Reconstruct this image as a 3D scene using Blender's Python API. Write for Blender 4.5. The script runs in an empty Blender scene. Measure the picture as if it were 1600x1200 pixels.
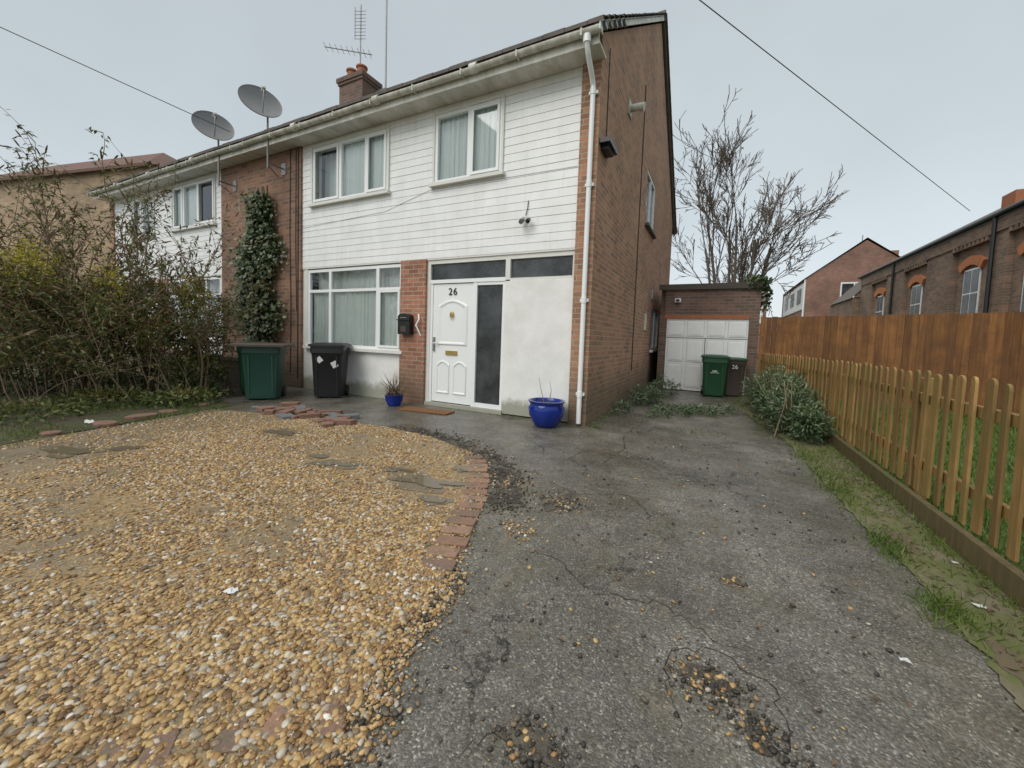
import bpy, math, random
import numpy as np
import bmesh
from mathutils import Vector, Matrix
random.seed(7); rng=np.random.default_rng(11)
S=bpy.context.scene
def link(o,parent=None):
    S.collection.objects.link(o)
    if parent: o.parent=parent
    return o
def empty(name):
    return link(bpy.data.objects.new(name,None))

# ------------------------------------------------------------ materials
class NT:
    def __init__(s,name):
        s.m=bpy.data.materials.new(name); s.m.use_nodes=True
        s.t=s.m.node_tree; s.b=s.t.nodes['Principled BSDF']; s.out=s.t.nodes['Material Output']
        s.tc=s.t.nodes.new('ShaderNodeTexCoord')
    def n(s,t,**k):
        x=s.t.nodes.new(t)
        for a,v in k.items(): setattr(x,a,v)
        return x
    def l(s,a,b): s.t.links.new(a,b)
    def noise(s,scale,detail=4,rough=.6,vec=None,dist=0):
        x=s.n('ShaderNodeTexNoise'); x.inputs['Scale'].default_value=scale; x.inputs['Detail'].default_value=detail
        x.inputs['Roughness'].default_value=rough; x.inputs['Distortion'].default_value=dist
        s.l(vec or s.tc.outputs['Object'],x.inputs['Vector']); return x.outputs['Fac']
    def ramp(s,fac,stops,interp='LINEAR'):
        r=s.n('ShaderNodeValToRGB'); r.color_ramp.interpolation=interp
        e=r.color_ramp.elements
        while len(e)<len(stops): e.new(.5)
        for q,(p,c) in zip(e,stops):
            q.position=p
            if not hasattr(c,'__len__'): c=(c,c,c)
            q.color=(c[0],c[1],c[2],1)
        s.l(fac,r.inputs[0]); return r.outputs[0]
    def mix(s,fac,a,b,mode='MIX'):
        x=s.n('ShaderNodeMix',data_type='RGBA',blend_type=mode)
        for i,v in ((0,fac),(6,a),(7,b)):
            if hasattr(v,'links') : s.l(v,x.inputs[i])
            elif i==0: x.inputs[i].default_value=v
            else:
                if not hasattr(v,'__len__'): v=(v,v,v)
                x.inputs[i].default_value=(v[0],v[1],v[2],1)
        return x.outputs[2]
    def math(s,op,a,b=0.):
        x=s.n('ShaderNodeMath',operation=op)
        for i,v in ((0,a),(1,b)):
            if hasattr(v,'links'): s.l(v,x.inputs[i])
            else: x.inputs[i].default_value=v
        return x.outputs[0]
    def col(s,c):
        if hasattr(c,'links'): s.l(c,s.b.inputs['Base Color'])
        else: s.b.inputs['Base Color'].default_value=(c[0],c[1],c[2],1)
    def rough(s,c):
        if hasattr(c,'links'): s.l(c,s.b.inputs['Roughness'])
        else: s.b.inputs['Roughness'].default_value=c
    def bump(s,h,st=.5,d=.01):
        x=s.n('ShaderNodeBump'); x.inputs['Strength'].default_value=st; x.inputs['Distance'].default_value=d
        s.l(h,x.inputs['Height']); s.l(x.outputs[0],s.b.inputs['Normal'])

def simple(name,c,r=.6,var=.25,scale=6,metal=0,bump=0):
    t=NT(name); n=t.noise(scale,5,.65)
    t.col(t.mix(n,[q*(1-var) for q in c],[min(1,q*(1+var)) for q in c])); t.rough(r)
    t.b.inputs['Metallic'].default_value=metal
    if bump: t.bump(t.noise(scale*12,3),bump,.01)
    return t.m
def brick(name,c1,c2,mortar,bw=.225,rh=.075,msz=.009,stain=.3,tint=None):
    t=NT(name)
    sx=t.n('ShaderNodeSeparateXYZ'); t.l(t.tc.outputs['Object'],sx.inputs[0])
    cx=t.n('ShaderNodeCombineXYZ'); t.l(t.math('ADD',sx.outputs[0],sx.outputs[1]),cx.inputs[0]); t.l(sx.outputs[2],cx.inputs[1])
    b=t.n('ShaderNodeTexBrick'); t.l(cx.outputs[0],b.inputs['Vector'])
    b.inputs['Scale'].default_value=1; b.inputs['Brick Width'].default_value=bw; b.inputs['Row Height'].default_value=rh
    b.inputs['Mortar Size'].default_value=msz; b.inputs['Mortar Smooth'].default_value=.2; b.inputs['Bias'].default_value=-.1
    b.inputs['Color1'].default_value=(*c1,1); b.inputs['Color2'].default_value=(*c2,1); b.inputs['Mortar'].default_value=(*mortar,1)
    c=t.mix(t.ramp(t.noise(55,3),[(.35,0),(.8,.6)]),b.outputs['Color'],[q*.5 for q in c1])
    st=t.ramp(t.noise(.9,6,.7),[(.35,1-stain),(.65,1.15)])
    c=t.mix(1,c,st,'MULTIPLY')
    if tint: c=t.mix(t.ramp(t.noise(.45,5,.7),[(.45,0),(.65,.4)]),c,tint)
    mr=t.n('ShaderNodeMapRange'); mr.inputs[1].default_value=0; mr.inputs[2].default_value=.6; mr.inputs[3].default_value=.6; mr.inputs[4].default_value=0
    t.l(t.math('ADD',sx.outputs[2],t.math('MULTIPLY',t.noise(3,4),-.5)),mr.inputs[0])
    c=t.mix(mr.outputs[0],c,(.08,.078,.045))
    t.col(c); t.rough(.9)
    h=t.math('SUBTRACT',t.math('MULTIPLY',t.noise(90,2),.3),b.outputs['Fac'])
    t.bump(h,.45,.004)
    return t.m
M={}
M['brick']=brick('brick_red',(.30,.125,.07),(.15,.085,.058),(.25,.215,.17))
M['brick_gable']=brick('brick_gable',(.54,.27,.155),(.25,.135,.085),(.47,.39,.30),tint=(.27,.18,.105))
M['brick_party']=brick('brick_party',(.36,.18,.11),(.15,.09,.065),(.27,.23,.18))
M['brick_pier']=brick('brick_pier',(.48,.21,.13),(.26,.11,.07),(.42,.35,.27))
M['brick_yel']=brick('brick_yellow',(.50,.35,.21),(.36,.24,.145),(.42,.36,.28))
M['brick_gar']=brick('brick_garage',(.24,.135,.10),(.12,.085,.068),(.22,.19,.16))
M['brick_bg']=brick('brick_background',(.36,.17,.12),(.22,.12,.085),(.3,.25,.2))
M['brick_hall']=brick('brick_hall',(.34,.20,.135),(.15,.11,.08),(.28,.24,.19))
M['white']=simple('upvc_white',(.82,.83,.82),.35,.05,3)
M['frame']=simple('timber_frame_white',(.70,.69,.64),.6,.14,5)
M['orange']=simple('orange_brick',(.5,.19,.08),.9,.2,20)
def siding():
    t=NT('siding_white')
    c=t.mix(t.ramp(t.noise(2.2,6,.7),[(.35,0),(.7,1)]),(.76,.76,.74),(.87,.87,.86))
    mp=t.n('ShaderNodeMapping'); t.l(t.tc.outputs['Object'],mp.inputs[0]); mp.inputs['Scale'].default_value=(14,14,.8)
    c=t.mix(t.ramp(t.noise(1,4,.6,mp.outputs[0]),[(.5,0),(.85,.30)]),c,(.45,.44,.38))
    t.col(c); t.rough(.42); return t.m
M['siding']=siding()
def render_w():
    t=NT('painted_render')
    c=t.mix(t.ramp(t.noise(3,6,.7),[(.3,0),(.65,1)]),(.70,.69,.65),(.83,.82,.79))
    sx=t.n('ShaderNodeSeparateXYZ'); t.l(t.tc.outputs['Object'],sx.inputs[0])
    g=t.math('ADD',sx.outputs[2],t.math('MULTIPLY',t.noise(5,5,.7),-.35))
    c=t.mix(t.ramp(g,[(-.0,.75),(.12,0)]),c,(.2,.2,.12))
    t.col(c); t.rough(.8); t.bump(t.noise(60,4),.25,.004); return t.m
M['render']=render_w()
def gut(name,a,b):
    t=NT(name); mp=t.n('ShaderNodeMapping'); t.l(t.tc.outputs['Object'],mp.inputs[0]); mp.inputs['Scale'].default_value=(5,2,2)
    c=t.mix(t.ramp(t.noise(1,6,.7,mp.outputs[0]),[(.38,0),(.66,1)]),a,b); t.col(c); t.rough(.55); return t.m
M['gutter']=gut('gutter_white',(.66,.65,.59),(.32,.31,.22))
M['fascia']=gut('fascia_white',(.72,.71,.66),(.48,.46,.38))
M['tile']=simple('roof_tile',(.13,.11,.095),.9,.45,5,bump=.4)
M['tile_red']=simple('roof_tile_red',(.15,.085,.065),.9,.35,5,bump=.4)
M['black']=simple('black_paint',(.012,.012,.013),.35,.2)
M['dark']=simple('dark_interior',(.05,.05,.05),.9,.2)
M['lead']=simple('aged_metal',(.25,.25,.25),.4,.3,8,metal=.6)
M['dish']=simple('dish_grey',(.15,.155,.16),.5,.2,10)
M['shadow_gap']=simple('gap_shade_wire_grey',(.38,.38,.38),.7,.15,10)  # grey strips paint the shade in sash and door gaps; also colours a thin wire
M['groove_shade']=simple('door_groove_shade_grey',(.56,.56,.55),.7,.12,10)  # lighter grey painted round garage door panels as the shade of their gaps
M['gold']=simple('brass',(.5,.36,.12),.35,.2,8,metal=.8)
M['blue']=simple('blue_glaze',(.006,.025,.22),.12,.35,5)
M['cable']=simple('cable_black',(.03,.03,.03),.6,.1)
M['curtain']=simple('curtain_cloth',(.80,.85,.82),.9,.10,4)
M['wallin']=simple('inner_plaster',(.25,.25,.24),.9,.1,1)
M['terracotta']=simple('terracotta',(.36,.14,.07),.9,.25,6)
M['binblack']=simple('bin_plastic_black',(.014,.014,.016),.42,.25,5)
M['bingreen']=simple('bin_plastic_green',(.018,.078,.032),.42,.3,5)
M['binteal']=simple('bin_plastic_teal',(.018,.066,.050),.5,.3,3)
M['binlid']=simple('bin_lid_brown',(.065,.05,.038),.6,.3,6)
M['sticker']=simple('sticker_white',(.6,.6,.58),.5,.08)
M['bark']=simple('bark',(.15,.12,.095),.9,.4,12)
M['twig']=simple('twig',(.20,.14,.088),.9,.35,4)
M['mat']=simple('coir_mat',(.22,.10,.04),1,.3,40,bump=.8)
M['slate']=simple('broken_brick',(.20,.11,.08),.85,.5,6,bump=.5)
def paver():
    t=NT('paver_brick'); at=t.n('ShaderNodeAttribute'); at.attribute_name='rnd'
    c=t.ramp(at.outputs['Fac'],[(0,(.18,.12,.09)),(.5,(.30,.16,.105)),(1,(.36,.22,.14))])
    c=t.mix(t.ramp(t.noise(11,6,.75),[(.45,0),(.62,.85)]),c,(.15,.125,.085)); c=t.mix(t.ramp(t.noise(60,3),[(.3,.0),(.8,.5)]),c,(.08,.05,.035))
    t.col(c); t.rough(.6); t.bump(t.noise(70,4),.6,.006); return t.m
M['paver']=paver()
def glass():
    t=NT('window_glass'); t.t.nodes.remove(t.b)
    tr=t.n('ShaderNodeBsdfTransparent'); tr.inputs[0].default_value=(.95,.97,.96,1)
    gl=t.n('ShaderNodeBsdfGlossy'); gl.inputs['Roughness'].default_value=.02; gl.inputs[0].default_value=(.95,.97,1,1)
    fr=t.n('ShaderNodeFresnel'); fr.inputs[0].default_value=1.5
    mx=t.n('ShaderNodeMixShader'); t.l(t.math('ADD',fr.outputs[0],.05),mx.inputs[0]); t.l(tr.outputs[0],mx.inputs[1]); t.l(gl.outputs[0],mx.inputs[2])
    t.l(mx.outputs[0],t.out.inputs[0]); return t.m
M['glass']=glass()
def obsc():
    t=NT('obscured_glass'); t.col(t.mix(t.ramp(t.noise(2.2,4,.6),[(.4,0),(.65,1)]),(.012,.014,.015),(.06,.066,.066))); t.rough(.07); t.b.inputs['IOR'].default_value=1.6; t.bump(t.noise(38,3,.6,dist=1.5),.35,.012); return t.m
M['obsc']=obsc()
def panelw():
    t=NT('garage_door_white')
    c=t.mix(t.ramp(t.noise(3,6,.7),[(.35,0),(.7,1)]),(.80,.80,.78),(.90,.90,.89))
    t.col(c); t.rough(.5); return t.m
M['gdoor']=panelw()
def timber(name,a,b,g,gm=.7):
    t=NT(name); mp=t.n('ShaderNodeMapping'); t.l(t.tc.outputs['Object'],mp.inputs[0]); mp.inputs['Scale'].default_value=(22,22,1.6)
    c=t.mix(t.ramp(t.noise(1,6,.65,mp.outputs[0]),[(.3,0),(.7,1)]),a,b)
    at=t.n('ShaderNodeAttribute'); at.attribute_name='rnd'
    c=t.mix(1,c,t.ramp(at.outputs['Fac'],[(0,.62),(1,1.2)]),'MULTIPLY')
    c=t.mix(t.ramp(t.noise(3.5,5,.7),[(.42,0),(.68,gm)]),c,g)
    t.col(c); t.rough(.75); t.bump(t.noise(3,5,.6,mp.outputs[0]),.4,.004); return t.m
M['picket']=timber('picket_timber',(.19,.10,.03),(.40,.24,.08),(.17,.14,.035),.8)
M['closeboard']=timber('closeboard_timber',(.16,.062,.018),(.31,.14,.04),(.10,.045,.018))
M['sleeper']=timber('gravel_board',(.12,.085,.04),(.22,.16,.07),(.10,.10,.03))

def tarmac():
    t=NT('wet_tarmac')
    big=t.noise(.55,6,.7); mid=t.noise(3.3,6,.7)
    v=t.n('ShaderNodeTexVoronoi'); v.inputs['Scale'].default_value=150; t.l(t.tc.outputs['Object'],v.inputs['Vector'])
    sc=t.n('ShaderNodeSeparateColor'); t.l(v.outputs['Color'],sc.inputs[0])
    agg=t.ramp(sc.outputs[0],[(0,.5),(.5,.88),(.86,1.3),(.96,1.9),(1,2.8)])
    c=t.mix(t.ramp(big,[(.36,0),(.62,1)]),(.080,.075,.062),(.20,.186,.155))
    c=t.mix(t.ramp(mid,[(.44,0),(.70,.75)]),c,(.070,.063,.047))
    c=t.mix(1,c,agg,'MULTIPLY')
    c=t.mix(t.ramp(t.noise(1.3,7,.75),[(.50,0),(.66,.6)]),c,(.115,.10,.056))
    c=t.mix(t.ramp(t.noise(26,4,.7),[(.54,0),(.68,.55)]),c,(.04,.036,.027))
    c=t.mix(t.ramp(t.noise(5,7,.8),[(.58,0),(.64,.55)]),c,(.19,.16,.105))
    wn=t.n('ShaderNodeTexNoise'); wn.inputs['Scale'].default_value=2.2; wn.inputs['Detail'].default_value=9; wn.inputs['Roughness'].default_value=.68; t.l(t.tc.outputs['Object'],wn.inputs['Vector'])
    wv=t.n('ShaderNodeVectorMath',operation='MULTIPLY_ADD'); t.l(wn.outputs['Color'],wv.inputs[0]); wv.inputs[1].default_value=(.8,.8,.8); t.l(t.tc.outputs['Object'],wv.inputs[2])
    v2=t.n('ShaderNodeTexVoronoi',feature='DISTANCE_TO_EDGE'); v2.inputs['Scale'].default_value=.7; t.l(wv.outputs[0],v2.inputs['Vector'])
    cr=t.ramp(v2.outputs['Distance'],[(.0,1),(.0055,0)])
    msk=t.ramp(t.noise(.9,4),[(.46,0),(.56,.8)])
    crm=t.math('MULTIPLY',cr,msk)
    c=t.mix(crm,c,(.03,.028,.02)); t.col(c)
    t.rough(t.ramp(t.noise(1.1,6,.7),[(.38,.16),(.64,.5)]))
    h=t.math('ADD',t.math('MULTIPLY',v.outputs['Distance'],-.5),t.math('MULTIPLY',crm,-3.))
    h=t.math('ADD',h,t.math('MULTIPLY',t.noise(9,5,.6),3.0))
    t.bump(h,.7,.006); return t.m
M['tarmac']=tarmac()
def gravelbed():
    t=NT('gravel_bed')
    v=t.n('ShaderNodeTexVoronoi'); v.inputs['Scale'].default_value=75; t.l(t.tc.outputs['Object'],v.inputs['Vector'])
    sx=t.n('ShaderNodeSeparateColor'); t.l(v.outputs['Color'],sx.inputs[0])
    c=t.ramp(sx.outputs[0],[(0,(.13,.08,.033)),(.3,(.29,.18,.072)),(.6,(.37,.255,.115)),(.85,(.19,.135,.077)),(1,(.43,.37,.27))])
    mud=t.ramp(t.noise(1.15,6,.7),[(.46,0),(.60,1)])
    mc=t.mix(t.noise(9,7,.75),(.12,.10,.068),(.26,.215,.145))
    c=t.mix(t.math('MULTIPLY',mud,.85),c,mc)
    s3=t.n('ShaderNodeSeparateXYZ'); t.l(t.tc.outputs['Object'],s3.inputs[0])
    mr=t.n('ShaderNodeMapRange'); mr.inputs[1].default_value=-4.6; mr.inputs[2].default_value=-5.8; t.l(t.math('ADD',s3.outputs[0],t.math('MULTIPLY',t.noise(1.7,5),-.8)),mr.inputs[0])
    c=t.mix(t.math('MULTIPLY',mr.outputs[0],.8),c,mc); t.col(c); t.rough(t.ramp(mud,[(0,.5),(1,.22)]))
    t.bump(v.outputs['Distance'],.5,.006); return t.m
M['gravel']=gravelbed()
def soil(name,a,b,g,gs=.9):
    t=NT(name); c=t.mix(t.noise(14,7,.75),a,b)
    c=t.mix(t.ramp(t.noise(gs,6,.7),[(.42,0),(.6,1)]),c,g); t.col(c); t.rough(.9); t.bump(t.noise(40,5,.7),.8,.02); return t.m
M['soil']=soil('soil_bed',(.04,.03,.018),(.10,.078,.048),(.055,.07,.024),1.6)
M['ground']=soil('ground_earth',(.05,.06,.025),(.08,.09,.035),(.045,.07,.018))
M['lawn']=soil('lawn_earth',(.06,.10,.02),(.09,.14,.03),(.07,.13,.02))
def mossm():
    t=NT('mossy_concrete'); c=t.mix(t.noise(7,8,.75),(.11,.094,.062),(.25,.215,.14))
    c=t.mix(t.ramp(t.noise(2.1,7,.75),[(.42,0),(.56,.85)]),c,(.105,.125,.03)); c=t.mix(t.ramp(t.noise(22,6,.8),[(.52,0),(.7,.5)]),c,(.06,.048,.028))
    t.col(c); t.rough(.75); t.bump(t.noise(45,6,.8),.45,.008); return t.m
M['moss']=mossm()
def crumbm(name,a,b):
    t=NT(name); c=t.mix(t.ramp(t.noise(60,5,.8),[(.35,0),(.7,1)]),a,b); c=t.mix(t.ramp(t.noise(7,5,.7),[(.45,0),(.65,.7)]),c,[q*1.7 for q in b]); t.col(c); t.rough(t.ramp(t.noise(4,3),[(.4,.25),(.6,.7)])); t.bump(t.noise(75,4,.8),1,.012); return t.m
M['crumb']=crumbm('dark_crumb',(.018,.016,.012),(.06,.05,.035))
M['hole']=crumbm('pothole_grit',(.035,.031,.024),(.11,.095,.068))
def puddle():
    t=NT('puddle_water'); t.col((.15,.125,.085)); t.rough(.03); t.b.inputs['IOR'].default_value=1.33; return t.m
M['puddle']=puddle()
M['wet']=simple('wet_mud',(.17,.135,.085),.2,.4,14,bump=.3)
def rndmat(name,stops,rough=.6,trans=0):
    t=NT(name); at=t.n('ShaderNodeAttribute'); at.attribute_name='rnd'
    c=t.ramp(at.outputs['Fac'],stops); c=t.mix(1,c,t.ramp(t.noise(25,2),[(.2,.8),(.8,1.15)]),'MULTIPLY')
    t.col(c); t.rough(rough)
    if trans:
        tl=t.n('ShaderNodeBsdfTranslucent'); t.l(c,tl.inputs[0]); mx=t.n('ShaderNodeMixShader'); mx.inputs[0].default_value=trans
        t.l(t.b.outputs[0],mx.inputs[1]); t.l(tl.outputs[0],mx.inputs[2]); t.l(mx.outputs[0],t.out.inputs[0])
    return t.m
M['pebble']=rndmat('pebble',[(0,(.12,.07,.033)),(.13,(.24,.13,.047)),(.32,(.40,.255,.095)),(.54,(.51,.355,.16)),(.68,(.31,.175,.063)),(.79,(.18,.135,.095)),(.9,(.39,.34,.26)),(.97,(.50,.445,.36)),(1,(.68,.64,.56))],.33)
M['chunk']=rndmat('tar_chunk',[(0,(.014,.013,.010)),(.75,(.065,.056,.042)),(.9,(.13,.10,.07)),(1,(.28,.19,.10))],.5)
M['leafb']=rndmat('shrub_leaf',[(0,(.03,.048,.012)),(.4,(.085,.115,.026)),(.7,(.16,.18,.045)),(.88,(.21,.17,.055)),(1,(.14,.08,.04))],.5,.3)
M['leafy']=rndmat('golden_leaf',[(0,(.15,.15,.02)),(.5,(.36,.32,.03)),(1,(.55,.45,.06))],.6,.3)
M['leafg']=rndmat('laurel_leaf',[(0,(.025,.05,.018)),(.5,(.085,.13,.055)),(1,(.22,.28,.16))],.4,.15)
M['ivy']=rndmat('ivy_leaf',[(0,(.022,.04,.014)),(.5,(.07,.105,.035)),(.85,(.14,.17,.07)),(1,(.24,.23,.12))],.4,.1)
M['grass']=rndmat('grass_blade',[(0,(.05,.09,.012)),(.5,(.10,.17,.02)),(.85,(.17,.24,.04)),(1,(.26,.24,.09))],.6,.3)
M['seed']=rndmat('seed_head',[(0,(.08,.05,.024)),(1,(.20,.13,.075))],.9)

# ------------------------------------------------------------ mesh builders
class MB:
    def __init__(s): s.v=[];s.f=[];s.m=[];s.mats=[]; s.r=[]
    def mi(s,m):
        m=M[m]
        if m not in s.mats: s.mats.append(m)
        return s.mats.index(m)
    def add(s,vs,fs,m,r=None):
        k=len(s.v); s.v+= [tuple(q) for q in vs]; i=s.mi(m)
        s.r+=[random.random() if r is None else r]*len(vs)
        for f in fs: s.f.append(tuple(k+q for q in f)); s.m.append(i)
    def box(s,x0,x1,y0,y1,z0,z1,m):
        x0,x1=sorted((x0,x1)); y0,y1=sorted((y0,y1)); z0,z1=sorted((z0,z1))
        v=[(x0,y0,z0),(x1,y0,z0),(x1,y1,z0),(x0,y1,z0),(x0,y0,z1),(x1,y0,z1),(x1,y1,z1),(x0,y1,z1)]
        s.add(v,[(0,3,2,1),(4,5,6,7),(0,1,5,4),(1,2,6,5),(2,3,7,6),(3,0,4,7)],m)
    def prism(s,poly,axis,a,b,m):
        n=len(poly)
        def P(q,w):
            return {0:(w,q[0],q[1]),1:(q[0],w,q[1]),2:(q[0],q[1],w)}[axis]
        v=[P(q,a) for q in poly]+[P(q,b) for q in poly]
        s.add(v,[tuple(range(n))[::-1],tuple(range(n,2*n))]+[(i,(i+1)%n,n+(i+1)%n,n+i) for i in range(n)],m)
    def tube(s,pts,r,m,n=8,caps=True):
        pts=[Vector(p) for p in pts]; rs=r if hasattr(r,'__len__') else [r]*len(pts)
        v=[];N=len(pts); up=None
        for i,p in enumerate(pts):
            d=(pts[min(i+1,N-1)]-pts[max(i-1,0)]).normalized()
            if up is None:
                up=Vector((0,0,1)) if abs(d.z)<.9 else Vector((1,0,0))
            a=d.cross(up).normalized(); b=a.cross(d).normalized(); up=b
            for k in range(n):
                t=2*math.pi*k/n; v.append(p+(a*math.cos(t)+b*math.sin(t))*rs[i])
        f=[(i*n+k,i*n+(k+1)%n,(i+1)*n+(k+1)%n,(i+1)*n+k) for i in range(N-1) for k in range(n)]
        if caps: f+=[tuple(range(n))[::-1],tuple(range((N-1)*n,N*n))]
        s.add(v,f,m)
    def lathe(s,o,prof,m,n=32,mat=None):
        mat=mat or Matrix.Identity(3); v=[];o=Vector(o)
        for (r,z) in prof:
            for k in range(n):
                t=2*math.pi*k/n; v.append(o+mat@Vector((r*math.cos(t),r*math.sin(t),z)))
        f=[(i*n+k,i*n+(k+1)%n,(i+1)*n+(k+1)%n,(i+1)*n+k) for i in range(len(prof)-1) for k in range(n)]
        s.add(v,f,m)
    def make(s,name,parent=None,smooth=False,bevel=0,mirror=None):
        me=bpy.data.meshes.new(name)
        v=s.v
        if mirror is not None: v=[(mirror-a[0],a[1],a[2]) for a in v]
        f=s.f if mirror is None else [q[::-1] for q in s.f]
        me.from_pydata(v,[],f)
        for m in s.mats: me.materials.append(m)
        me.polygons.foreach_set('material_index',s.m)
        a=me.attributes.new('rnd','FLOAT','POINT'); a.data.foreach_set('value',s.r)
        if smooth:
            me.polygons.foreach_set('use_smooth',[True]*len(s.f))
            try: me.set_sharp_from_angle(angle=math.radians(40))
            except Exception: pass
        me.update()
        o=link(bpy.data.objects.new(name,me),parent)
        if bevel:
            b=o.modifiers.new('bevel','BEVEL'); b.width=bevel; b.segments=2; b.limit_method='ANGLE'
        return o
def cells(lo,hi,zl,zh,ops):
    xs=sorted({lo,hi,*[o[0] for o in ops],*[o[1] for o in ops]}); out=[]
    for a,b in zip(xs[:-1],xs[1:]):
        c=(a+b)/2; zs=sorted([(o[2],o[3]) for o in ops if o[0]<c<o[1]]); z=zl
        for q in zs:
            if q[0]>z+1e-4: out.append((a,b,z,q[0]))
            z=q[1]
        if z<zh-1e-4: out.append((a,b,z,zh))
    return out
def bulk(name,T,F,Mx,P,rnd,mat,smooth=False,parent=None):
    T=np.asarray(T,float);F=np.asarray(F,int);N=len(P);k=len(T);fl=F.shape[1]
    V=(np.einsum('nij,kj->nki',Mx,T)+P[:,None,:]).reshape(-1,3)
    FF=(F[None]+(np.arange(N)*k)[:,None,None]).reshape(-1)
    me=bpy.data.meshes.new(name); me.vertices.add(len(V)); me.vertices.foreach_set('co',V.ravel())
    me.loops.add(len(FF)); me.loops.foreach_set('vertex_index',FF.astype(np.int32))
    nf=N*len(F); me.polygons.add(nf); me.polygons.foreach_set('loop_start',(np.arange(nf)*fl).astype(np.int32))
    me.polygons.foreach_set('loop_total',np.full(nf,fl,dtype=np.int32))
    if smooth: me.polygons.foreach_set('use_smooth',np.ones(nf,bool))
    me.update(calc_edges=True)
    a=me.attributes.new('rnd','FLOAT','POINT'); a.data.foreach_set('value',np.repeat(rnd,k).astype(np.float32))
    me.materials.append(M[mat]); return link(bpy.data.objects.new(name,me),parent)
def norm(a): return a/np.maximum(np.linalg.norm(a,axis=-1,keepdims=True),1e-9)
def basis(d,h,sx,sy,sz):
    y=norm(d); x=norm(np.cross(y,h)); z=np.cross(x,y)
    return np.stack([x*sx[:,None],y*sy[:,None],z*sz[:,None]],-1)
LEAF=[(0,0,0),(-.5,.4,.08),(0,1,-.05),(.5,.4,.08)]; LF=[(0,3,2),(0,2,1)]
def leaves(name,P,D,H,L,W,mat,parent=None,rnd=None):
    n=len(P)
    if rnd is None: rnd=rng.random(n)
    return bulk(name,LEAF,LF,basis(D,H,W,L,L),P,rnd,mat,False,parent)
def segs(name,P0,P1,R0,R1,mat,parent=None,n=4):
    P0=np.array(P0,float);P1=np.array(P1,float);R0=np.array(R0);R1=np.array(R1)
    d=norm(P1-P0); h=np.where(np.abs(d[:,2:])<.9,np.array([[0,0,1.]]),np.array([[1.,0,0]]))
    a=norm(np.cross(d,h)); b=np.cross(d,a); t=np.arange(n)*2*math.pi/n
    c=np.cos(t)[None,:,None]*a[:,None]+np.sin(t)[None,:,None]*b[:,None]
    V=np.concatenate([P0[:,None]+c*R0[:,None,None],P1[:,None]+c*R1[:,None,None]],1).reshape(-1,3)
    F=np.array([(k,(k+1)%n,n+(k+1)%n,n+k) for k in range(n)])
    N=len(P0); FF=(F[None]+(np.arange(N)*2*n)[:,None,None]).reshape(-1)
    me=bpy.data.meshes.new(name); me.vertices.add(len(V)); me.vertices.foreach_set('co',V.ravel())
    me.loops.add(len(FF)); me.loops.foreach_set('vertex_index',FF.astype(np.int32)); nf=N*n
    me.polygons.add(nf); me.polygons.foreach_set('loop_start',(np.arange(nf)*4).astype(np.int32)); me.polygons.foreach_set('loop_total',np.full(nf,4,dtype=np.int32))
    me.polygons.foreach_set('use_smooth',np.ones(nf,bool)); me.update(calc_edges=True)
    me.materials.append(M[mat]); return link(bpy.data.objects.new(name,me),parent)
def inpoly(P,poly):
    x,y=P[:,0],P[:,1]; c=np.zeros(len(P),bool); n=len(poly)
    for i in range(n):
        x0,y0=poly[i];x1,y1=poly[(i+1)%n]
        m=((y0>y)!=(y1>y))&(x<(x1-x0)*(y-y0)/((y1-y0) or 1e-9)+x0); c^=m
    return c
def sheet(name,poly,z,mat,wob=0,parent=None):
    pts=[]
    n=len(poly)
    for i in range(n):
        a=np.array(poly[i]);b=np.array(poly[(i+1)%n])
        k=max(1,int(np.linalg.norm(b-a)/.05)) if wob else 1
        for j in range(k):
            q=a+(b-a)*j/k
            if wob and j: q=q+rng.normal(0,wob,2)
            pts.append((q[0],q[1],z))
    me=bpy.data.meshes.new(name)
    bm=bmesh.new(); vs=[bm.verts.new(p) for p in pts]; es=[bm.edges.new((vs[i],vs[(i+1)%len(vs)])) for i in range(len(vs))]
    bmesh.ops.triangle_fill(bm,use_beauty=True,use_dissolve=False,edges=es,normal=(0,0,1))
    for f in bm.faces:
        if f.normal.z<0: f.normal_flip()
    bm.to_mesh(me); bm.free(); me.materials.append(M[mat])
    return link(bpy.data.objects.new(name,me),parent)

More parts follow.
